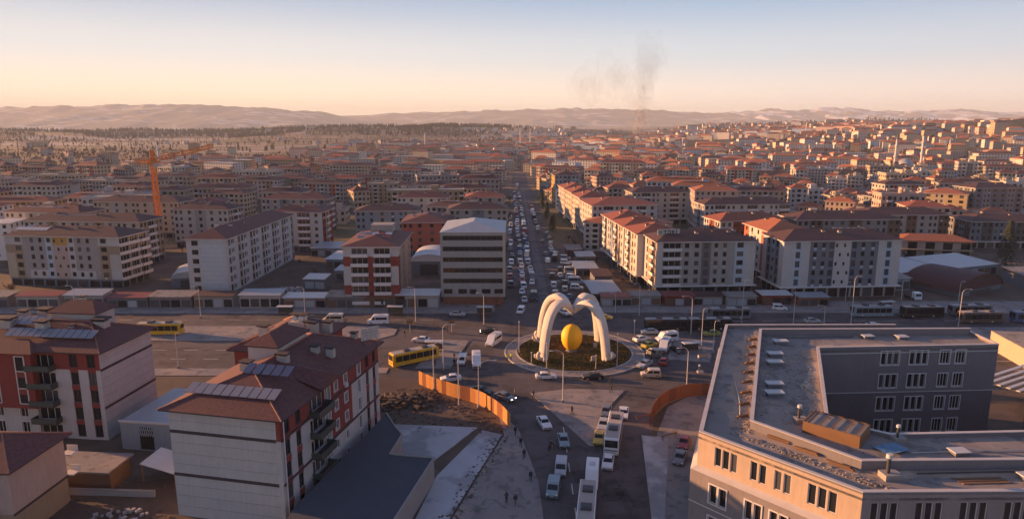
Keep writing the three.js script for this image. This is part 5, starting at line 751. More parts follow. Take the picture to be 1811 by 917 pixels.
    if (c.f < 1500) { rest.col = [.02, .022, .026]; const nx = Math.round(c.w / 3.4), nz = Math.round(c.d / 4); for (let fl = 0; fl < c.n; fl++) { const y0 = fl * 2.9 + 1.6, y1 = y0 + 1.4; for (let i = 0; i < nx; i++) { const x = -W + (i + .5) * c.w / nx; rest.quad(P(x - .65, y0, D + .05), P(x + .65, y0, D + .05), P(x + .65, y1, D + .05), P(x - .65, y1, D + .05)); } const s = c.x < 0 ? 1 : -1; for (let i = 0; i < nz; i++) { const z = -D + (i + .5) * c.d / nz; rest.quad(P(s * (W + .05), y0, z - .6), P(s * (W + .05), y0, z + .6), P(s * (W + .05), y1, z + .6), P(s * (W + .05), y1, z - .6)); } } }
  }
  const o = part(scene, 'distant_town', rest.geo(), mat('town', 1, 1, 1, { vertexColors: true, roughness: .9 })); o.userData = { label: 'the far mass of red-roofed houses spreading to the foot of the hills', category: 'town', kind: 'stuff' };
}
// towers of flats on the right-hand hill
[[905, 1260, 26, 20, 8, 'cream', 'leftmost pale tower of flats on the right-hand hill'], [940, 1285, 24, 22, 8, 'yellowwall', 'sunlit yellow tower of flats on the hill, left one'], [972, 1300, 26, 20, 8, 'yellowwall', 'sunlit yellow tower of flats on the hill, right one'], [1004, 1320, 30, 20, 7, 'paleblue', 'blue-grey tower of flats behind the yellow ones'], [985, 1190, 34, 20, 9, 'tan', 'tan tower of flats at the right edge of the hill'], [1020, 1210, 26, 20, 10, 'cream', 'tallest cream tower of flats cut by the right edge']].forEach(([x, f, w, d, n, m, l]) => { const p = townTower(w, d, n, m); copy(p, l, x * .985, f, land(x, f), -.25, 'towers of flats on the hill'); });
function townTower(w, d, n, m) { const g = townProto(w, d, n, m, m, 'roofbrown'); return g; }
// minarets and mosque
function minaret(l, x, f, h) { const t = thing('minaret', l, 'minaret', x, f, land(x, f) - 1); part(t, 'shaft', merge(cyl(1.9, 1.5, h * .2, 0, 0, 0, 12), cyl(1.35, 1.15, h * .62, 0, h * .2, 0, 12), cyl(1.0, .9, h * .14, 0, h * .82, 0, 12)), 'trim'); part(t, 'gallery', merge(cyl(1.2, 2.0, h * .03, 0, h * .52, 0, 14), cyl(2.0, 2.0, 1.1, 0, h * .55, 0, 14)), 'trim'); part(t, 'gallery', merge(cyl(1.1, 1.8, h * .03, 0, h * .77, 0, 14), cyl(1.8, 1.8, 1.1, 0, h * .8, 0, 14)), 'trim'); part(t, 'spire', cyl(1.1, .05, h * .16, 0, h * .95, 0, 12), 'slate'); }
minaret('left of the two tall white minarets on the right', 392, 700, 43); minaret('right of the two tall white minarets on the right', 432, 722, 46); minaret('white minaret beyond the crane\'s jib on the left', -392, 760, 36); minaret('lone far minaret left of the avenue\'s end', -190, 1500, 42); minaret('far minaret above the avenue, left of a pair', 20, 1650, 50); minaret('far minaret above the avenue, right of a pair', 44, 1660, 48); minaret('thin minaret on the right skyline ridge', 640, 1500, 34);
{ const t = thing('mosque', 'domed mosque between the two tall white minarets', 'mosque', 412, 716, land(412, 716), .2); part(t, 'prayer_hall', new GB().box(0, 5, 0, 24, 10, 24).geo(), 'offwhite'); part(t, 'dome', new THREE.SphereGeometry(8.5, 24, 12, 0, 6.2832, 0, Math.PI / 2).translate(0, 11.5, 0), 'sheet'); part(t, 'drum', cyl(8.8, 8.8, 1.8, 0, 9.9, 0, 24), 'offwhite'); for (const [x, z] of [[-9, 9], [9, 9]]) part(t, 'small_dome', new THREE.SphereGeometry(3, 16, 8, 0, 6.2832, 0, Math.PI / 2).translate(x, 10, z), 'sheet'); }

// ---------- trees ----------
function bare(sd, h, spread) {
  const s0 = seed; seed = sd; const tr = new GB(), tw = new GB();
  const grow = (p, dir, len, r, lv) => {
    const e = p.clone().addScaledVector(dir, len); (lv < 2 ? tr : tw).bar(p.toArray(), e.toArray(), r);
    if (lv >= 4) return;
    const n = lv === 0 ? 7 : lv === 1 ? 6 : 4;
    for (let i = 0; i < n; i++) { const a = rnd() * 6.28, d = dir.clone().add(new THREE.Vector3(Math.cos(a), rr(.0, .5), Math.sin(a)).multiplyScalar(spread * rr(.7, 1.3))).normalize(); grow(p.clone().addScaledVector(dir, len * rr(lv ? .3 : .45, 1)), d, len * rr(.42, .66), r * .52, lv + 1); }
  };
  grow(new THREE.Vector3(0, -.1, 0), new THREE.Vector3(rr(-.05, .05), 1, rr(-.05, .05)).normalize(), h * .45, h * .03, 0);
  seed = s0; return [tr.geo(), tw.geo()];
}
const bares = [bare(11, 8, .8), bare(23, 7, .9), bare(37, 9, .6)], poplars = [bare(41, 15, .28), bare(43, 17, .24)];
function conif(sd, h, w) { const s0 = seed; seed = sd; const b = new GB(); for (let i = 0; i < 900; i++) { const t = Math.pow(rnd(), .8), y = h * (.12 + .88 * t), r = w * (1 - t * .92) * Math.sqrt(rr(.15, 1)), a = rnd() * 6.28, x = Math.cos(a) * r, z = Math.sin(a) * r, s = rr(.25, .6); b.tri([x, y, z], [x + Math.cos(a + 1.2) * s, y - s * .4, z + Math.sin(a + 1.2) * s], [x + Math.cos(a - .3) * s, y - s * .7, z + Math.sin(a - .3) * s]); } seed = s0; return b.geo(); }
const conGeo = [conif(51, 11, 2.6), conif(53, 8, 2.4)];
function tree(kind, label, x, f, s, group, crownMat) {
  const t = thing(kind === 'c' ? 'evergreen_tree' : kind === 'p' ? 'poplar_tree' : kind === 's' ? 'shrub' : 'bare_tree', label, kind === 's' ? 'shrub' : 'tree', x, f, land(x, f), rnd() * 6, group); t.scale.setScalar(s);
  if (kind === 'c') { const k = Math.floor(rnd() * 2); part(t, 'trunk', cyl(.24, .1, 6, 0, -.1, 0, 7), 'bark'); part(t, 'crown', conGeo[k], 'conifer'); }
  else { const [a, b] = kind === 'p' ? pick(poplars) : pick(bares); part(t, 'trunk', a, 'bark'); part(t, 'crown', b, crownMat ?? 'twig'); }
}
tree('c', 'tall dark evergreen beside the warehouses at the right edge', 188, 253, 1.75); tree('c', 'dark evergreen left of the sunlit yellow block', 224, 418, 1.5);
[[21, 352], [23, 372], [20.5, 398], [22, 424], [20, 450], [21, 480]].forEach(([x, f], i) => tree('c', 'dark avenue evergreen on the right verge, ' + nthW[i] + ' from the front', x, f, rr(.7, 1), 'evergreens along the avenue'));
[[28, 300], [30, 284], [34, 268], [36, 250], [35, 236], [37, 222], [27, 318], [34, 206]].forEach(([x, f], i) => tree('b', 'bare garden tree right of the avenue, ' + nthW[7 - i < 0 ? 0 : i] + ' planted', x, f, rr(.45, .75), 'bare trees in the avenue garden'));
[[52, 206], [55, 205.5], [58.5, 206], [62, 205], [66, 206.5]].forEach(([x, f], i) => tree('s', 'rust-brown shrub before the name-sign block, ' + nthW[i] + ' from the left', x, f, rr(.38, .55), 'rusty shrubs', 'shrub'));
[[-24, 200], [-18, 199.5], [-14, 200], [-9, 199.5], [-4.6, 200]].forEach(([x, f], i) => tree('s', 'rusty shrub at the foot of the grey office, ' + nthW[i] + ' from the left', x, f, rr(.35, .5), 'shrubs before the office', 'shrub'));
[[-3, 262], [-2.5, 290], [-3.5, 318], [-3, 350], [-2, 388], [-2.5, 430], [-1.5, 480]].forEach(([x, f], i) => tree('b', 'bare street tree on the avenue\'s left verge, ' + nthW[i] + ' from the front', x, f, rr(.6, .9), 'street trees left of the avenue'));
[[-92, 243], [-70, 236], [-84, 262], [-122, 246], [-140, 214], [-160, 210], [-185, 214], [82, 246], [80, 226], [127, 248], [142, 262]].forEach(([x, f], i) => tree('b', 'bare tree standing between blocks, ' + nthW[i] + ' counted from the ribbed white block', x, f, rr(.5, .9), 'bare trees between blocks'));
{ // far bare poplars and evergreens: a mass of winter woodland
  const mk = (name, label, geo, m, n, fn) => { const im = new THREE.InstancedMesh(geo, M[m], n), q = new THREE.Matrix4(), c = new THREE.Color(); let i = 0, guard = 0; while (i < n && guard++ < n * 40) { const r = fn(); if (!r || taken(r[0], r[1], 4, 4)) continue; const s = r[2]; q.makeRotationY(rnd() * 6).scale(new THREE.Vector3(s, s * rr(.8, 1.25), s)).setPosition(r[0], land(r[0], r[1]) - .3, -r[1]); im.setMatrixAt(i, q); im.setColorAt(i, c.setRGB(rr(.7, 1.3), rr(.7, 1.15), rr(.7, 1.1))); i++; } im.count = i; im.name = name; im.userData = { label, category: 'trees', kind: 'stuff' }; scene.add(im); };
  const far = (lo, hi, th, s) => () => { const f = lo + (hi - lo) * Math.sqrt(rnd()), x = (rnd() * 2 - 1) * f * .78; if (x > -3 && x < 21 && f < 830) return null; if (fbm(x / 240 + 31, f / 240, 951, 3) < th) return null; return [x, f, s * rr(.6, 1.2)]; };
  mk('poplar_wood', 'bare brown poplars and gardens between the far houses', merge(poplars[0][0], poplars[0][1]), 'poplar', 2400, far(480, 2600, .45, .9));
  mk('orchard_trees', 'bare low trees scattered through the town', merge(bares[0][0], bares[0][1]), 'twig', 4600, far(262, 1500, .34, 1.0));
  mk('dark_woodland', 'dark evergreen woodland on the far ridges and gardens', conGeo[1], 'conifer', 5200, () => { const rid = rnd() < .5, f = rid ? 2600 + 800 * rnd() : 900 + 2700 * Math.sqrt(rnd()), x = rid ? -rnd() * f * .78 : (rnd() * 2 - 1) * f * .78; if (rid) return fbm(x / 500 + 7, f / 260, 967, 3) < .45 ? null : [x, f, rr(1.2, 2)]; return fbm(x / 420 + 71, f / 300, 961, 3) < (f > 2300 ? .47 : .58) ? null : [x, f, rr(.9, 1.9)]; });
}
// smoke rising far ahead
{
  const b = [];
  for (let i = 0; i < 20; i++) { const t = i / 19, r = 12 + t * 34; b.push([402 + t * 60 + Math.sin(t * 6) * 18 * t + rr(-r, r) * .5, 70 + t * 215, rr(-30, 30), r * rr(.75, 1.1)]); }
  for (let i = 0; i < 18; i++) { const t = i / 17; b.push([425 - t * 215 + rr(-12, 12), 125 + 85 * Math.sin(t * 2.6) + rr(-34, 40), rr(-60, 60), rr(22, 40)]); }
  const mk = (list, name, label, m) => { const gs = list.map(([x, y, z, r]) => { const g = new THREE.IcosahedronGeometry(r, 4), p = g.attributes.position; for (let i = 0; i < p.count; i++) { const k = .3 + 1.4 * fbm(p.getX(i) / r * 2.1 + x, p.getY(i) / r * 1.7 + y + p.getZ(i) / r, 971, 4); p.setXYZ(i, p.getX(i) * k, p.getY(i) * k * 1.2, p.getZ(i) * k); } g.computeVertexNormals(); return g.translate(x, y, -2250 + z); }); const o = part(scene, name, merge(...gs), m); o.userData = { label, category: 'smoke', kind: 'stuff' }; };
  mk(b, 'smoke_plume', 'thin brown smoke drifting up into the sky ahead', mat('smoke', .20, .175, .16, { transparent: true, opacity: .014, roughness: 1 }));
  mk(Array.from({ length: 9 }, (_, i) => [404 + i * 2 + rr(-6, 6), 18 + i * 9, rr(-6, 6), 8 + i * 1.4]), 'smoke_column', 'pale dense foot of the smoke among far trees', mat('smokepale', .62, .56, .5, { transparent: true, opacity: .07, roughness: 1 }));
}
// ---------- vehicles: local +z is the front ----------
function extr(prof, w, bev = .06) {                           // side profile [z, y] extruded across the width
  const s = new THREE.Shape(prof.map(([z, y]) => new THREE.Vector2(z, y)));
  return new THREE.ExtrudeGeometry(s, { depth: w - 2 * bev, bevelEnabled: true, bevelThickness: bev, bevelSize: bev, bevelSegments: 2, curveSegments: 4 }).translate(0, 0, -(w - 2 * bev) / 2).rotateY(-Math.PI / 2);
}
const frus = (zb0, zb1, zt0, zt1, y0, y1, wb, wt) => { const b = new GB(), A = [[-wb, y0, zb1], [wb, y0, zb1], [wb, y0, zb0], [-wb, y0, zb0]], B = [[-wt, y1, zt1], [wt, y1, zt1], [wt, y1, zt0], [-wt, y1, zt0]]; for (let i = 0; i < 4; i++) { const j = (i + 1) % 4; b.quad(A[i], A[j], B[j], B[i]); } b.quad(B[0], B[1], B[2], B[3]); return b; };
const wheelG = (r, w) => cached('wh' + r + w, () => new THREE.CylinderGeometry(r, r, w, 14).rotateZ(Math.PI / 2)), rimG = (r, w) => cached('rim' + r + w, () => new THREE.CylinderGeometry(r * .58, r * .58, w + .03, 10).rotateZ(Math.PI / 2));
function wheels(g, zs, x, r, rim) { for (const z of zs) for (const s of [-1, 1]) { const w = part(g, 'wheel', wheelG(r, .24), 'rubber'); w.position.set(s * x, r, z); if (rim) part(w, 'rim', rimG(r, .24), 'pole'); } }
function lamps(g, zf, zr, x, y, on) { for (const s of [-1, 1]) { const h = part(g, 'headlight', cached('hl', () => new GB().box(0, 0, 0, .34, .16, .1).geo()), on ? 'headlit' : 'headlamp'); h.position.set(s * x, y, zf); const t = part(g, 'taillight', cached('tl', () => new GB().box(0, 0, 0, .26, .2, .08).geo()), on === 2 ? 'taillit' : 'tail'); t.position.set(s * x, y + .08, zr); } }
const KINDS = {
  sedan(g, c, detail) {
    part(g, 'body', cached('sb', () => extr([[2.2, .3], [2.24, .62], [2.05, .74], [1.05, .93], [-1.55, .95], [-2.15, .92], [-2.22, .6], [-2.18, .3]], 1.78)), c);
    if (!detail) { part(g, 'windows', cached('sg', () => frus(-1.75, 1.05, -1.15, .25, .93, 1.4, .8, .62).geo()), 'glass'); part(g, 'roof', cached('sr', () => new GB().box(0, 1.41, -.45, 1.22, .05, 1.4).geo()), c); return; }
    part(g, 'cabin', cached('sc', () => frus(-1.78, 1.02, -1.18, .24, .92, 1.39, .78, .6).geo()), c);
    part(g, 'roof', cached('sr2', () => extr([[.3, 1.38], [.1, 1.43], [-1, 1.44], [-1.25, 1.38]], 1.3, .04)), c);
    const q = (name, a) => part(g, name, cached('sq' + name + a[0].join(), () => new GB().quad(...a).geo()), 'glass');
    q('windscreen', [[-.74, .96, 1.06], [.74, .96, 1.06], [.58, 1.37, .3], [-.58, 1.37, .3]]); q('rear_window', [[.72, .96, -1.8], [-.72, .96, -1.8], [-.56, 1.36, -1.24], [.56, 1.36, -1.24]]);
    for (const s of [-1, 1]) q('side_window', [[s * .815, .97, .85], [s * .815, .97, -1.5], [s * .655, 1.35, -1.05], [s * .655, 1.35, .2]]);
    part(g, 'bumper', cached('sbm', () => new GB().box(0, .42, 2.26, 1.5, .16, .08).geo()), 'darkmetal'); part(g, 'number_plate', cached('snp', () => new GB().box(0, .5, 2.31, .5, .11, .02).geo()), 'white');
    wheels(g, [1.38, -1.35], .8, .31, true); lamps(g, 2.2, -2.24, .66, .66);
  },
  hatch(g, c, detail) {                                        // tall small van
    part(g, 'body', cached('hb', () => extr([[2.05, .32], [2.1, .7], [1.9, .88], [1.15, 1.02], [.55, 1.72], [.2, 1.82], [-1.9, 1.82], [-2.12, 1.1], [-2.15, .32]], 1.78)), c);
    if (!detail) { part(g, 'windows', cached('hg', () => new GB().box(0, 1.42, -.7, 1.8, .42, 2.4).quad([-.76, 1.06, 1.24], [.76, 1.06, 1.24], [.7, 1.68, .66], [-.7, 1.68, .66]).geo()), 'glass'); return; }
    const q = (name, a) => part(g, name, cached('hq' + name + a[0].join(), () => new GB().quad(...a).geo()), 'glass');
    q('windscreen', [[-.78, 1.07, 1.2], [.78, 1.07, 1.2], [.72, 1.68, .68], [-.72, 1.68, .68]]); q('rear_window', [[.72, 1.15, -2.19], [-.72, 1.15, -2.19], [-.68, 1.7, -2.03], [.68, 1.7, -2.03]]); for (const s of [-1, 1]) { q('side_window', [[s * .9, 1.12, .95], [s * .9, 1.12, -.3], [s * .9, 1.62, -.3], [s * .9, 1.62, .5]]); q('side_window', [[s * .9, 1.12, -.45], [s * .9, 1.12, -1.8], [s * .9, 1.62, -1.75], [s * .9, 1.62, -.45]]); }
    part(g, 'bumper', cached('hbm', () => new GB().box(0, .45, 2.14, 1.5, .2, .08).geo()), 'darkmetal'); wheels(g, [1.3, -1.35], .8, .32, true); lamps(g, 2.1, -2.2, .68, .8); part(g, 'number_plate', cached('snp', () => new GB().box(0, .5, 2.31, .5, .11, .02).geo()), 'white').position.z = -.12;
  },
  minibus(g, c, detail) {
    part(g, 'body', cached('mb', () => extr([[2.85, .35], [2.9, .85], [2.65, 1.1], [1.95, 1.35], [1.25, 2.4], [.9, 2.55], [-2.7, 2.55], [-2.85, 2.3], [-2.9, .35]], 1.98, .1)), c);
    const q = (name, a) => part(g, name, cached('mq' + name + a[0].join(), () => new GB().quad(...a).geo()), 'glass');
    q('windscreen', [[-.88, 1.4, 2.03], [.88, 1.4, 2.03], [.82, 2.26, 1.46], [-.82, 2.26, 1.46]]); for (const s of [-1, 1]) { q('side_window', [[s * 1.005, 1.4, 1.75], [s * 1.005, 1.4, .75], [s * 1.005, 2.1, .75], [s * 1.005, 2.1, 1.3]]); q('side_window', [[s * 1.005, 1.4, .6], [s * 1.005, 1.4, -2.5], [s * 1.005, 2.1, -2.5], [s * 1.005, 2.1, .6]]); }
    if (detail) { q('rear_window', [[.8, 1.4, -3.01], [-.8, 1.4, -3.01], [-.8, 2.2, -2.97], [.8, 2.2, -2.97]]); part(g, 'roof_vent', cached('mv', () => new GB().box(0, 2.68, -.6, .9, .14, 1.1).geo()), 'sheetlight'); part(g, 'bumper', cached('mbm', () => new GB().box(0, .5, 2.98, 1.7, .28, .1).geo()), 'darkmetal'); lamps(g, 2.95, -2.99, .78, .95); wheels(g, [1.85, -1.75], .88, .36, true); }
  },
  bus(g, c, detail, L = 11.6) {
    const h = L / 2; part(g, 'body', cached('bb' + L, () => extr([[h - .1, .35], [h, 1.2], [h - .12, 2.9], [h - .35, 3.05], [-h + .3, 3.05], [-h + .05, 2.85], [-h, .35]], 2.5, .1)), c);
    part(g, 'roof', cached('brf' + L, () => new GB().box(0, 3.16, 0, 2.2, .06, L - .7).geo()), 'offwhite');
    const q = (name, a) => part(g, name, cached('bq' + L + name + a[0].join(), () => new GB().quad(...a).geo()), 'glass'); const n = Math.round((L - 1.6) / 1.7);
    q('windscreen', [[-1.1, 1.0, h + .1], [1.1, 1.0, h + .1], [1.05, 2.8, h + .02], [-1.05, 2.8, h + .02]]); q('rear_window', [[1.0, 1.7, -h - .1], [-1.0, 1.7, -h - .1], [-1.0, 2.7, -h - .06], [1.0, 2.7, -h - .06]]);
    for (const s of [-1, 1]) for (let i = 0; i < n; i++) { const z0 = -h + .6 + i * (L - 1.2) / n, z1 = z0 + (L - 1.2) / n - .1, lo = (i === 1 || i === n - 1) && s < 0 ? .5 : 1.25; q('side_window', [[s * 1.262, lo, z0], [s * 1.262, lo, z1], [s * 1.262, 2.6, z1], [s * 1.262, 2.6, z0]]); }
    for (const z of [h * .35, -h * .45]) part(g, 'roof_unit', cached('bru', () => new GB().box(0, 3.35, 0, 1.5, .32, 1.5).box(0, 3.53, 0, .9, .06, .9).geo()), 'darkmetal').position.z = z;
    part(g, 'destination_board', cached('bdb', () => new GB().box(0, 2.82, 0, 1.5, .22, .06).geo()), 'black').position.z = h - .06; wheels(g, [h - 2.6, -h + 3], 1.12, .48, detail); lamps(g, h + .06, -h - .08, .92, .75);
  },
  truck(g, c) { part(g, 'cab', cached('tc', () => extr([[3.1, .5], [3.2, 1.4], [2.9, 2.5], [1.4, 2.6], [1.4, .5]], 2.2, .08)), c); part(g, 'windscreen', new GB().quad([-.95, 1.5, 3.26], [.95, 1.5, 3.26], [.9, 2.35, 3.04], [-.9, 2.35, 3.04]).geo(), 'glass'); part(g, 'load_bed', cached('tb', () => new GB().box(0, 1.0, -1.2, 2.3, .3, 5).box(-1.1, 1.5, -1.2, .1, .8, 5).box(1.1, 1.5, -1.2, .1, .8, 5).geo()), 'slate'); wheels(g, [2.2, -2.2], 1, .46); },
};
const carProto = new Map();
const NAMES = { sedan: 'car', hatch: 'small_van', minibus: 'minibus', bus: 'bus', truck: 'lorry' };
function vehicle(kind, col, label, x, f, turn, group, detail = true, name, y = .012) {
  const key = kind + col + detail; if (!carProto.has(key)) { const g = new THREE.Group(); g.name = name ?? NAMES[kind]; g.userData = { category: NAMES[kind].replace('_', ' ') }; KINDS[kind](g, 'car_' + col, detail); carProto.set(key, g); }
  const o = copy(carProto.get(key), label, x, f, y, turn * R, group); if (name) { o.name = numbered(name); o.userData.category = name.replace('_', ' '); } return o;
}
const NG = 'vehicles round the roundabout';
[['sedan', 'white', 'white saloon heading towards us on the near road, farthest of four', 5.9, 116.4, 14], ['sedan', 'teal', 'pale teal saloon on the near road, second of four', 8.9, 109.2, 2], ['hatch', 'silver', 'silver estate car on the near road beside the white minibus', 7.8, 99.4, -8], ['hatch', 'teal', 'pale blue van at the front of the near road\'s left lane', 6.2, 93.2, -10],
 ['sedan', 'white', 'white saloon stopped in front of the white bus', 15.6, 101.6, -12], ['sedan', 'yellow', 'yellow taxi beside the white bus', 15.2, 110.2, -12], ['sedan', 'silver', 'silver car queueing behind the yellow taxi', 16.7, 115.6, -14], ['sedan', 'grey', 'dark car behind the silver one in the near queue', 18, 121.4, -14], ['sedan', 'white', 'white car behind the white bus', 21.2, 120.6, -12],
 ['minibus', 'white', 'white van entering the roundabout on the left', -8.2, 148.6, 4], ['hatch', 'white', 'white car left of the entering white van', -11.6, 149.8, -6], ['minibus', 'white', 'white delivery van circling behind the left rim', -4.6, 163.6, -24], ['sedan', 'white', 'white car just behind the orange hoarding', -13.2, 138.6, -78], ['sedan', 'black', 'black car behind the middle of the orange hoarding', -6.2, 131.8, 60], ['sedan', 'grey', 'dark car with lit headlights right of the orange hoarding', -1.4, 128.4, 52],
 ['sedan', 'white', 'white saloon passing in front of the lawn', 7.4, 140, 96], ['sedan', 'black', 'black saloon passing before the lawn\'s right half', 17.6, 139.8, -84], ['hatch', 'beige', 'beige van leaving the roundabout on the right', 30.4, 141, -92], ['sedan', 'silver', 'silver car behind the beige van', 30.4, 147.6, -40], ['sedan', 'white', 'white saloon at the head of the right-hand queue', 33.2, 166.4, 120], ['sedan', 'olive', 'olive taxi beside the white saloon in the right queue', 34.2, 161.6, 130], ['minibus', 'white', 'white minibus highest in the right-hand queue', 39.4, 165.6, -70], ['minibus', 'white', 'white panel van below the minibus in the right queue', 37.6, 159.4, -24], ['hatch', 'grey', 'grey car at the rim in the right queue', 33.9, 155.2, -150], ['sedan', 'black', 'dark car right of the white panel van', 40.2, 157.6, 12], ['sedan', 'red', 'red car below the white panel van', 35.2, 149.6, 160], ['sedan', 'silver', 'silver car alongside the black articulated bus', 36.4, 172.4, -88], ['sedan', 'olive', 'olive car at the tail of the articulated bus', 52.4, 171, -88],
 ['sedan', 'yellow', 'yellow taxi at the avenue\'s right corner', 26.4, 186.2, 74], ['sedan', 'white', 'white car seen through the monument', 15.4, 191.4, 30], ['hatch', 'white', 'white van leaving the avenue on its left', 2.6, 192.6, -14], ['sedan', 'black', 'dark car with lit lamps left of the delivery van', -6.2, 172.6, -88], ['sedan', 'silver', 'silver car parked before the grey office', -15.8, 189.6, 85], ['sedan', 'white', 'white car above the yellow bus', -23.2, 165.4, -100], ['minibus', 'beige', 'sunlit minibus beyond the nearest white roof', -50, 182.6, -88], ['minibus', 'white', 'white minibus behind the rooftop sign', -37.2, 181.5, -86], ['truck', 'white', 'parked lorry before the dark red market shed', 127.5, 209.4, 0], ['sedan', 'silver', 'silver car by the right-hand kerb behind the lamps', 84, 182.5, 90], ['sedan', 'white', 'white car behind the angular building\'s far parapet', 99, 178, 88], ['hatch', 'white', 'white van parked by the stalls at the right', 80, 196, 80]].forEach(([k, c, l, x, f, t]) => { const o = vehicle(k, c, l, x, f, t, NG); if (l.includes('lit')) o.traverse((q) => { if (q.name === 'headlight' && !l.includes('sunlit')) q.material = M.headlit; }); });
// buses
const BG = 'buses'; vehicle('bus', 'white', 'long white bus in the near queue with dark windscreen', 17.8, 110.2, -13, BG); vehicle('bus', 'white', 'white bus cut by the bottom edge', 10.4, 85.8, -9, BG); vehicle('minibus', 'white', 'white minibus following the bottom-edge bus', 12.4, 96.4, -9, BG);
vehicle('bus', 'yellow', 'yellow and black city bus left of the roundabout', -22.8, 150.4, -56, BG); vehicle('bus', 'yellow', 'yellow city bus at the left, beyond the red block', -93, 172, -88, BG);
vehicle('bus', 'black', 'front half of the black articulated bus', 41.6, 176, -88, BG); vehicle('bus', 'black', 'rear half of the black articulated bus', 53.4, 176.4, -88, BG); vehicle('bus', 'grey', 'dark bus behind the articulated one', 62, 186.8, -88, BG);
[['teal', 104, 189.4, 'pale teal'], ['black', 118, 188.6, 'black'], ['grey', 133, 190.4, 'dark grey'], ['brown', 131, 183, 'brown'], ['blue', 146, 183.4, 'dark blue']].forEach(([c, x, f, w], i) => vehicle('bus', c, w + ' bus parked at the right-hand stop, ' + nthW[i] + ' of five', x, f, -88, BG));
// traffic jam on the avenue
{
  const cols = ['white', 'white', 'silver', 'silver', 'grey', 'black', 'grey', 'white', 'blue', 'red', 'beige', 'black', 'brown'], CN = { white: 'white', silver: 'silver', grey: 'grey', black: 'black', blue: 'blue', red: 'red', beige: 'beige', brown: 'brown' };
  const lane = (x, name, f0, f1, gap, turn) => { let f = f0, i = 0; while (f < f1) { const c = pick(cols), k = pick(['sedan', 'sedan', 'sedan', 'hatch', 'hatch', 'hatch', 'minibus']); i++; vehicle(k, c, `${CN[c]} ${NAMES[k].replace('_', ' ')} ${ordW(i)} from the roundabout in the avenue's ${name}`, x + (f - f0) * -.004 + rr(-.5, .5), f, turn + rr(-6, 6), 'cars queueing on the avenue', f < 250); f += (k === 'minibus' ? gap + 1.4 : gap) * (rnd() < .2 ? rr(1.6, 3) : rr(.92, 1.4)); } };
  lane(6.8, 'right queue', 208, 640, 6.6, 0); lane(3.6, 'middle queue', 206, 560, 7.4, 0); lane(-.4, 'left queue', 226, 400, 11, 0); lane(14.2, 'far kerb line', 214, 460, 11, 180); lane(18.2, 'right-hand parked line', 210, 345, 7.2, 172);
  let i = 0; for (const [x, f] of [[-7.5, 222], [-8.5, 228], [-6.5, 234], [-8, 241], [-6.6, 248], [-8.4, 256], [-5.4, 214], [-9, 214.5], [21.8, 222], [22.2, 230], [21.6, 238], [22.4, 247], [21.8, 256], [21.4, 265], [22, 274]]) { const c = pick(cols), k = pick(['sedan', 'hatch', 'minibus']); i++; vehicle(k, c, `${CN[c]} ${NAMES[k].replace('_', ' ')} parked ${x < 0 ? 'beside the grey office' : 'by the garden sheds'}, ${ordW(x < 0 ? i : i - 8)} from the boulevard`, x, f, 80 + rr(-12, 12), 'cars parked off the avenue', f < 250); }
}
// ---------- people ----------
function personGeo(pose) {
  const J = pose, bones = [[J.head, J.head, .115, .105], [J.neck, J.chest, .06, .1], [J.chest, J.pelvis, .165, .15], [J.chestL, J.chestR, .1, .1], [J.chestL, J.elL, .062, .05], [J.elL, J.haL, .05, .035], [J.chestR, J.elR, .062, .05], [J.elR, J.haR, .05, .035], [J.hipL, J.kneeL, .095, .065], [J.kneeL, J.footL, .065, .05], [J.footL, J.toeL, .05, .045], [J.hipR, J.kneeR, .095, .065], [J.kneeR, J.footR, .065, .05], [J.footR, J.toeR, .05, .045], [J.haL, J.fingL, .035, .022], [J.haR, J.fingR, .035, .022]].map(([a, b, r, s]) => [new THREE.Vector3(...a), new THREE.Vector3(...b), r, s]);
  const N = 60, mc = new MarchingCubes(N, M.black, false, false, 60000), SX = .62, SY = 1.0, SZ = .62, p = new THREE.Vector3(), d = new THREE.Vector3();
  for (let k = 0; k < N; k++) for (let j = 0; j < N; j++) for (let i = 0; i < N; i++) {
    p.set(((i - N / 2) / (N / 2)) * SX, ((j - N / 2) / (N / 2)) * SY + .92, ((k - N / 2) / (N / 2)) * SZ); let v = 0;
    for (const [a, b, r, s] of bones) { d.subVectors(b, a); const L = d.lengthSq(), t = L ? Math.min(1, Math.max(0, (p.x - a.x) * d.x / L + (p.y - a.y) * d.y / L + (p.z - a.z) * d.z / L)) : 0; const dist = Math.hypot(p.x - a.x - d.x * t, p.y - a.y - d.y * t, p.z - a.z - d.z * t) - (r + (s - r) * t); v += Math.exp(-dist * 34); }
    mc.field[k * N * N + j * N + i] = Math.log(v) / 34;
  }
  mc.isolation = 0; mc.update(); const n = mc.count, pos = new Float32Array(n * 3), nor = mc.normalArray.slice(0, n * 3);
  for (let i = 0; i < n; i++) { pos[i * 3] = mc.positionArray[i * 3] * SX; pos[i * 3 + 1] = mc.positionArray[i * 3 + 1] * SY + .92; pos[i * 3 + 2] = mc.positionArray[i * 3 + 2] * SZ; }
  const g = new THREE.BufferGeometry(); g.setAttribute('position', new THREE.BufferAttribute(pos, 3)); g.computeVertexNormals(); return g;
}
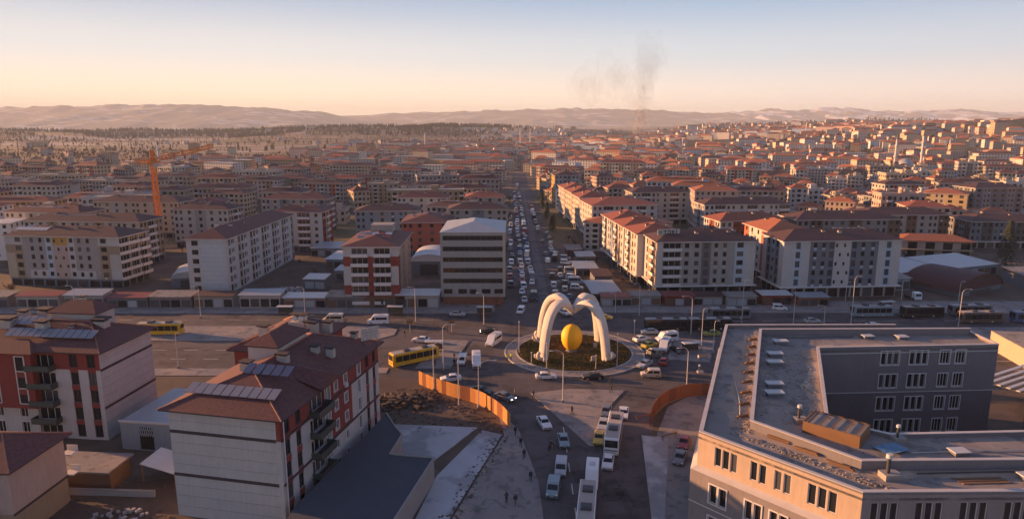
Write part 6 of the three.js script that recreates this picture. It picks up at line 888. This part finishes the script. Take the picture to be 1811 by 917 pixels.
const POSE = (st, arm = 0) => ({ head: [0, 1.64, .03], neck: [0, 1.5, 0], chest: [0, 1.3, 0], pelvis: [0, .98, 0], chestL: [-.17, 1.4, 0], chestR: [.17, 1.4, 0], elL: [-.24, 1.13, -st * .12], elR: [.24, 1.13, st * .12], haL: [-.25, .9 + arm * .2, -st * .05 + .08 + arm * .2], haR: [.25, .9 + arm * .2, st * .25 + .05 + arm * .2], fingL: [-.24, .8 + arm * .2, -st * .03 + .12 + arm * .22], fingR: [.24, .8 + arm * .2, st * .3 + .08 + arm * .22], hipL: [-.1, .93, 0], hipR: [.1, .93, 0], kneeL: [-.11, .5, st * .24 + .03], kneeR: [.11, .5, -st * .08 + .03], footL: [-.11, .07, st * .3], footR: [.11, .09, -st * .36], toeL: [-.12, .05, st * .3 + .16], toeR: [.12, .05, -st * .36 + .15] });
const bodies = [personGeo(POSE(.8)), personGeo(POSE(-.75)), personGeo(POSE(.1, 1))];
mat('skin', .42, .26, .19); mat('hair', .025, .018, .015);
function colourBody(g, top, leg) { const q = g.clone(), p = q.attributes.position, c = new Float32Array(p.count * 3); for (let i = 0; i < p.count; i++) { const y = p.getY(i), x = Math.abs(p.getX(i)), z = p.getZ(i); let k = leg; if (y > 1.53) k = y > 1.68 || z < .0 ? [.025, .018, .015] : [.42, .26, .19]; else if (y > .9 || x > .19) k = x > .19 && y < .9 ? [.42, .26, .19] : top; if (y < .1) k = [.02, .02, .02]; c.set(k, i * 3); } q.setAttribute('color', new THREE.BufferAttribute(c, 3)); return q; }
mat('clothed', 1, 1, 1, { vertexColors: true, roughness: .95 });
const bodyG = (b, top, leg) => cached('bd' + b + top + leg, () => colourBody(bodies[b], top, leg));
const DK = [.03, .03, .035], NV = [.03, .035, .06], BR = [.09, .06, .05], GY = [.12, .12, .13], HV = [.55, .62, .05];
[[.6, 112.2, 20, 0, DK, DK, 'person in dark clothes walking past the end of the orange hoarding'], [1.5, 107.8, 10, 1, DK, NV, 'person in black walking on the left pavement, second from the hoarding'], [2.0, 103.6, -6, 0, DK, DK, 'broad figure in a long dark coat on the left pavement'], [2.9, 96.4, 4, 1, NV, DK, 'person in navy walking lowest but one on the left pavement'], [.5, 89.6, 16, 0, DK, GY, 'dark figure near the bottom edge on the left pavement'], [-.8, 90.2, 200, 2, BR, DK, 'person standing beside the dark figure near the bottom edge'],
 [4.3, 128.9, 80, 0, DK, DK, 'person crossing at the tip of the splitter island'], [.6, 129.6, -70, 1, GY, DK, 'person crossing just right of the orange hoarding'], [11.4, 121, 150, 0, DK, DK, 'lone person in black on the pale splitter island'], [20.4, 131.8, 60, 1, DK, NV, 'person at the far right corner of the splitter island'], [21, 136.4, -120, 0, NV, DK, 'person crossing the road before the lawn'], [28.2, 124.6, 30, 2, BR, DK, 'person standing against the shade-toned rusty hoarding'], [30, 126.8, 200, 1, DK, DK, 'second person against the shade-toned rusty hoarding'],
 [-1.2, 151.2, 40, 2, HV, NV, 'officer in a yellow vest at the lawn\'s left rim'], [-.2, 151.8, -40, 2, HV, DK, 'second officer in a yellow vest at the lawn\'s left rim'], [32.6, 151, -100, 0, DK, DK, 'person in black on the rim pavement right of the lawn'], [-13.2, 147.6, 20, 2, DK, NV, 'person waiting on the bus stop island'], [-17.6, 147.4, -60, 1, DK, DK, 'person walking beside the yellow bus'], [-13.6, 151.6, 100, 2, BR, DK, 'person at the back of the bus stop island'], [-19.8, 173.6, 80, 0, DK, DK, 'person on the central reservation, left of two'], [-17.2, 173.4, -80, 1, NV, DK, 'person on the central reservation, right of two'], [47, 161.6, 0, 2, DK, NV, 'person on the right pavement island'], [-28, 169.4, 90, 0, DK, GY, 'person walking on the reservation above the yellow bus']].forEach(([x, f, t, b, top, leg, l]) => { const o = solo('person', l, 'person', bodyG(b, top, leg), 'clothed', 'people on foot'); const pv = f > 86 && f < 114 && x < 3.6 || l.includes('island') || l.includes('rusty') || l.includes('reservation'); o.position.copy(W3(x, f, pv ? .13 : .01)); o.rotation.y = t * R; });
{ // motorcycle and rider
  const t = thing('motorcycle', 'small motorcycle ridden up the near road', 'motorcycle', 6.6, 107, .012, 2.5); for (const z of [.62, -.6]) part(t, 'wheel', new THREE.TorusGeometry(.27, .07, 8, 18).rotateY(Math.PI / 2).translate(0, .33, z), 'rubber'); part(t, 'frame', merge(tube([[0, .4, -.6], [0, .5, -.1], [0, .55, .3], [0, .95, .5]], .06, 6, 10), tube([[0, .33, .62], [0, .95, .45]], .05, 6, 4), new GB().box(0, .45, -.05, .26, .3, .4).geo()), 'darkmetal'); part(t, 'seat', new GB().box(0, .78, -.3, .28, .12, .7).geo(), 'black'); part(t, 'fuel_tank', new THREE.SphereGeometry(.2, 12, 8).scale(.8, .7, 1.4).translate(0, .82, .2), 'car_red'); part(t, 'handlebar', tube([[-.34, 1.02, .36], [0, .98, .48], [.34, 1.02, .36]], .025, 6, 8), 'darkmetal');
  const sit = { head: [0, 1.5, .12], neck: [0, 1.36, .05], chest: [0, 1.2, 0], pelvis: [0, .88, -.2], chestL: [-.17, 1.28, .02], chestR: [.17, 1.28, .02], elL: [-.28, 1.08, .2], elR: [.28, 1.08, .2], haL: [-.3, 1.05, .38], haR: [.3, 1.05, .38], fingL: [-.29, 1.0, .42], fingR: [.29, 1.0, .42], hipL: [-.12, .86, -.2], hipR: [.12, .86, -.2], kneeL: [-.24, .72, .2], kneeR: [.24, .72, .2], footL: [-.24, .32, .06], footR: [.24, .32, .06], toeL: [-.24, .28, .2], toeR: [.24, .28, .2] };
  const o = solo('person', 'rider in dark clothes sitting on the small motorcycle', 'person', colourBody(personGeo(sit), DK, DK), 'clothed'); o.position.copy(W3(6.6, 107, .012)); o.rotation.y = 2.5;
}
// ---------- street clutter ----------
[[-27, 172.4, 'left of two'], [-16, 172.8, 'right of two']].forEach(([x, f, l]) => { const t = thing('traffic_sign', 'orange-brown road sign on the central reservation, ' + l, 'sign', x, f, .14, .1, 'road signs'); part(t, 'post', cyl(.06, .06, 2.6, 0, 0, 0, 8), 'pole'); part(t, 'board', new GB().box(0, 3, 0, 1.6, 1.1, .06).geo(), 'wood'); });
for (const [x, f, l] of [[-19, 158, 'beside the yellow bus'], [43.5, 157, 'on the right pavement island'], [-34, 190.5, 'before the roadside shops'], [-66, 190.5, 'before the shops under the ribbed block'], [-8, 190, 'before the grey office'], [112, 196, 'at the right-hand bus stop']]) { const t = thing('bus_shelter', 'glazed bus shelter ' + l, 'bus shelter', x, f, .13, x > 0 ? .2 : 0, 'bus shelters'); part(t, 'roof', new GB().box(0, 2.5, 0, 4.6, .14, 1.8).geo(), 'sheetlight'); part(t, 'back_pane', new GB().box(0, 1.3, -.75, 4.2, 1.9, .05).geo(), 'glassgrey'); for (const s of [-2.1, 2.1]) part(t, 'post', new GB().box(s, 1.2, -.7, .1, 2.5, .1).geo(), 'darkmetal'); part(t, 'bench', new GB().box(0, .45, -.4, 3.4, .08, .4).geo(), 'wood'); }
{ const t = thing('barrier_group', 'lit orange traffic barrier on the right pavement island', 'barrier', 45.2, 152.4, .14, .3); part(t, 'rail', new GB().box(0, 1.0, 0, 3, .25, .08).box(0, .55, 0, 3, .2, .08).geo(), 'fence'); for (const s of [-1.4, 1.4]) part(t, 'foot', new GB().box(s, .5, 0, .12, 1, .5).geo(), 'trim'); }
[[27.6, 110.6, .5], [24.6, 118.4, .2]].forEach(([x, f, a], i) => { const t = thing('barrier', 'wooden site barrier right of the near road, ' + (i ? 'by the hoarding\'s end' : 'by the angular building'), 'barrier', x, f, .12, a); part(t, 'plank', new GB().box(0, .9, 0, 3.6, .2, .06).geo(), 'wood'); for (const s of [-1.5, 1.5]) part(t, 'leg', new GB().bar([s, 0, .35], [s, 1, 0], .08).bar([s, 0, -.35], [s, 1, 0], .08).geo(), 'wood'); });
{ const gr = new GB(); for (let i = 0; i < 1500; i++) { const k = i % 4; let x, f; if (k === 0) { x = rr(-24, -4); f = rr(113, 134); if ((x + 20) * .9 + (f - 134) > 4) continue; } else if (k === 1) { const t = rnd(); x = -2 - 7 * t + rr(-1.5, 1.5); f = 112 - 26 * t; } else if (k === 2) { x = rr(-80, -48); f = rr(76, 98); } else { const t = rnd(), u = rr(.6, 3.4); x = -19 + 18.6 * t - u * .75; f = 134.6 - 20 * Math.pow(t, 1.25) - u * .66; } const s = rr(.06, .3); gr.box(x, s * .3, -f, s * 1.5, s * .7, s, rnd() * 3); } const o = part(scene, 'site_rubble', gr.geo(), 'dirt'); o.userData = { label: 'loose stones and clods strewn over the building lots', category: 'rubble', kind: 'stuff' }; }
vehicle('sedan', 'red', 'dark red car parked under the angular building\'s left wall', 29.6, 108.4, -22, NG); vehicle('sedan', 'grey', 'dark grey car parked ahead of the red one by the angular building', 27.6, 103, -22, NG);
renderer.render(scene, camera);
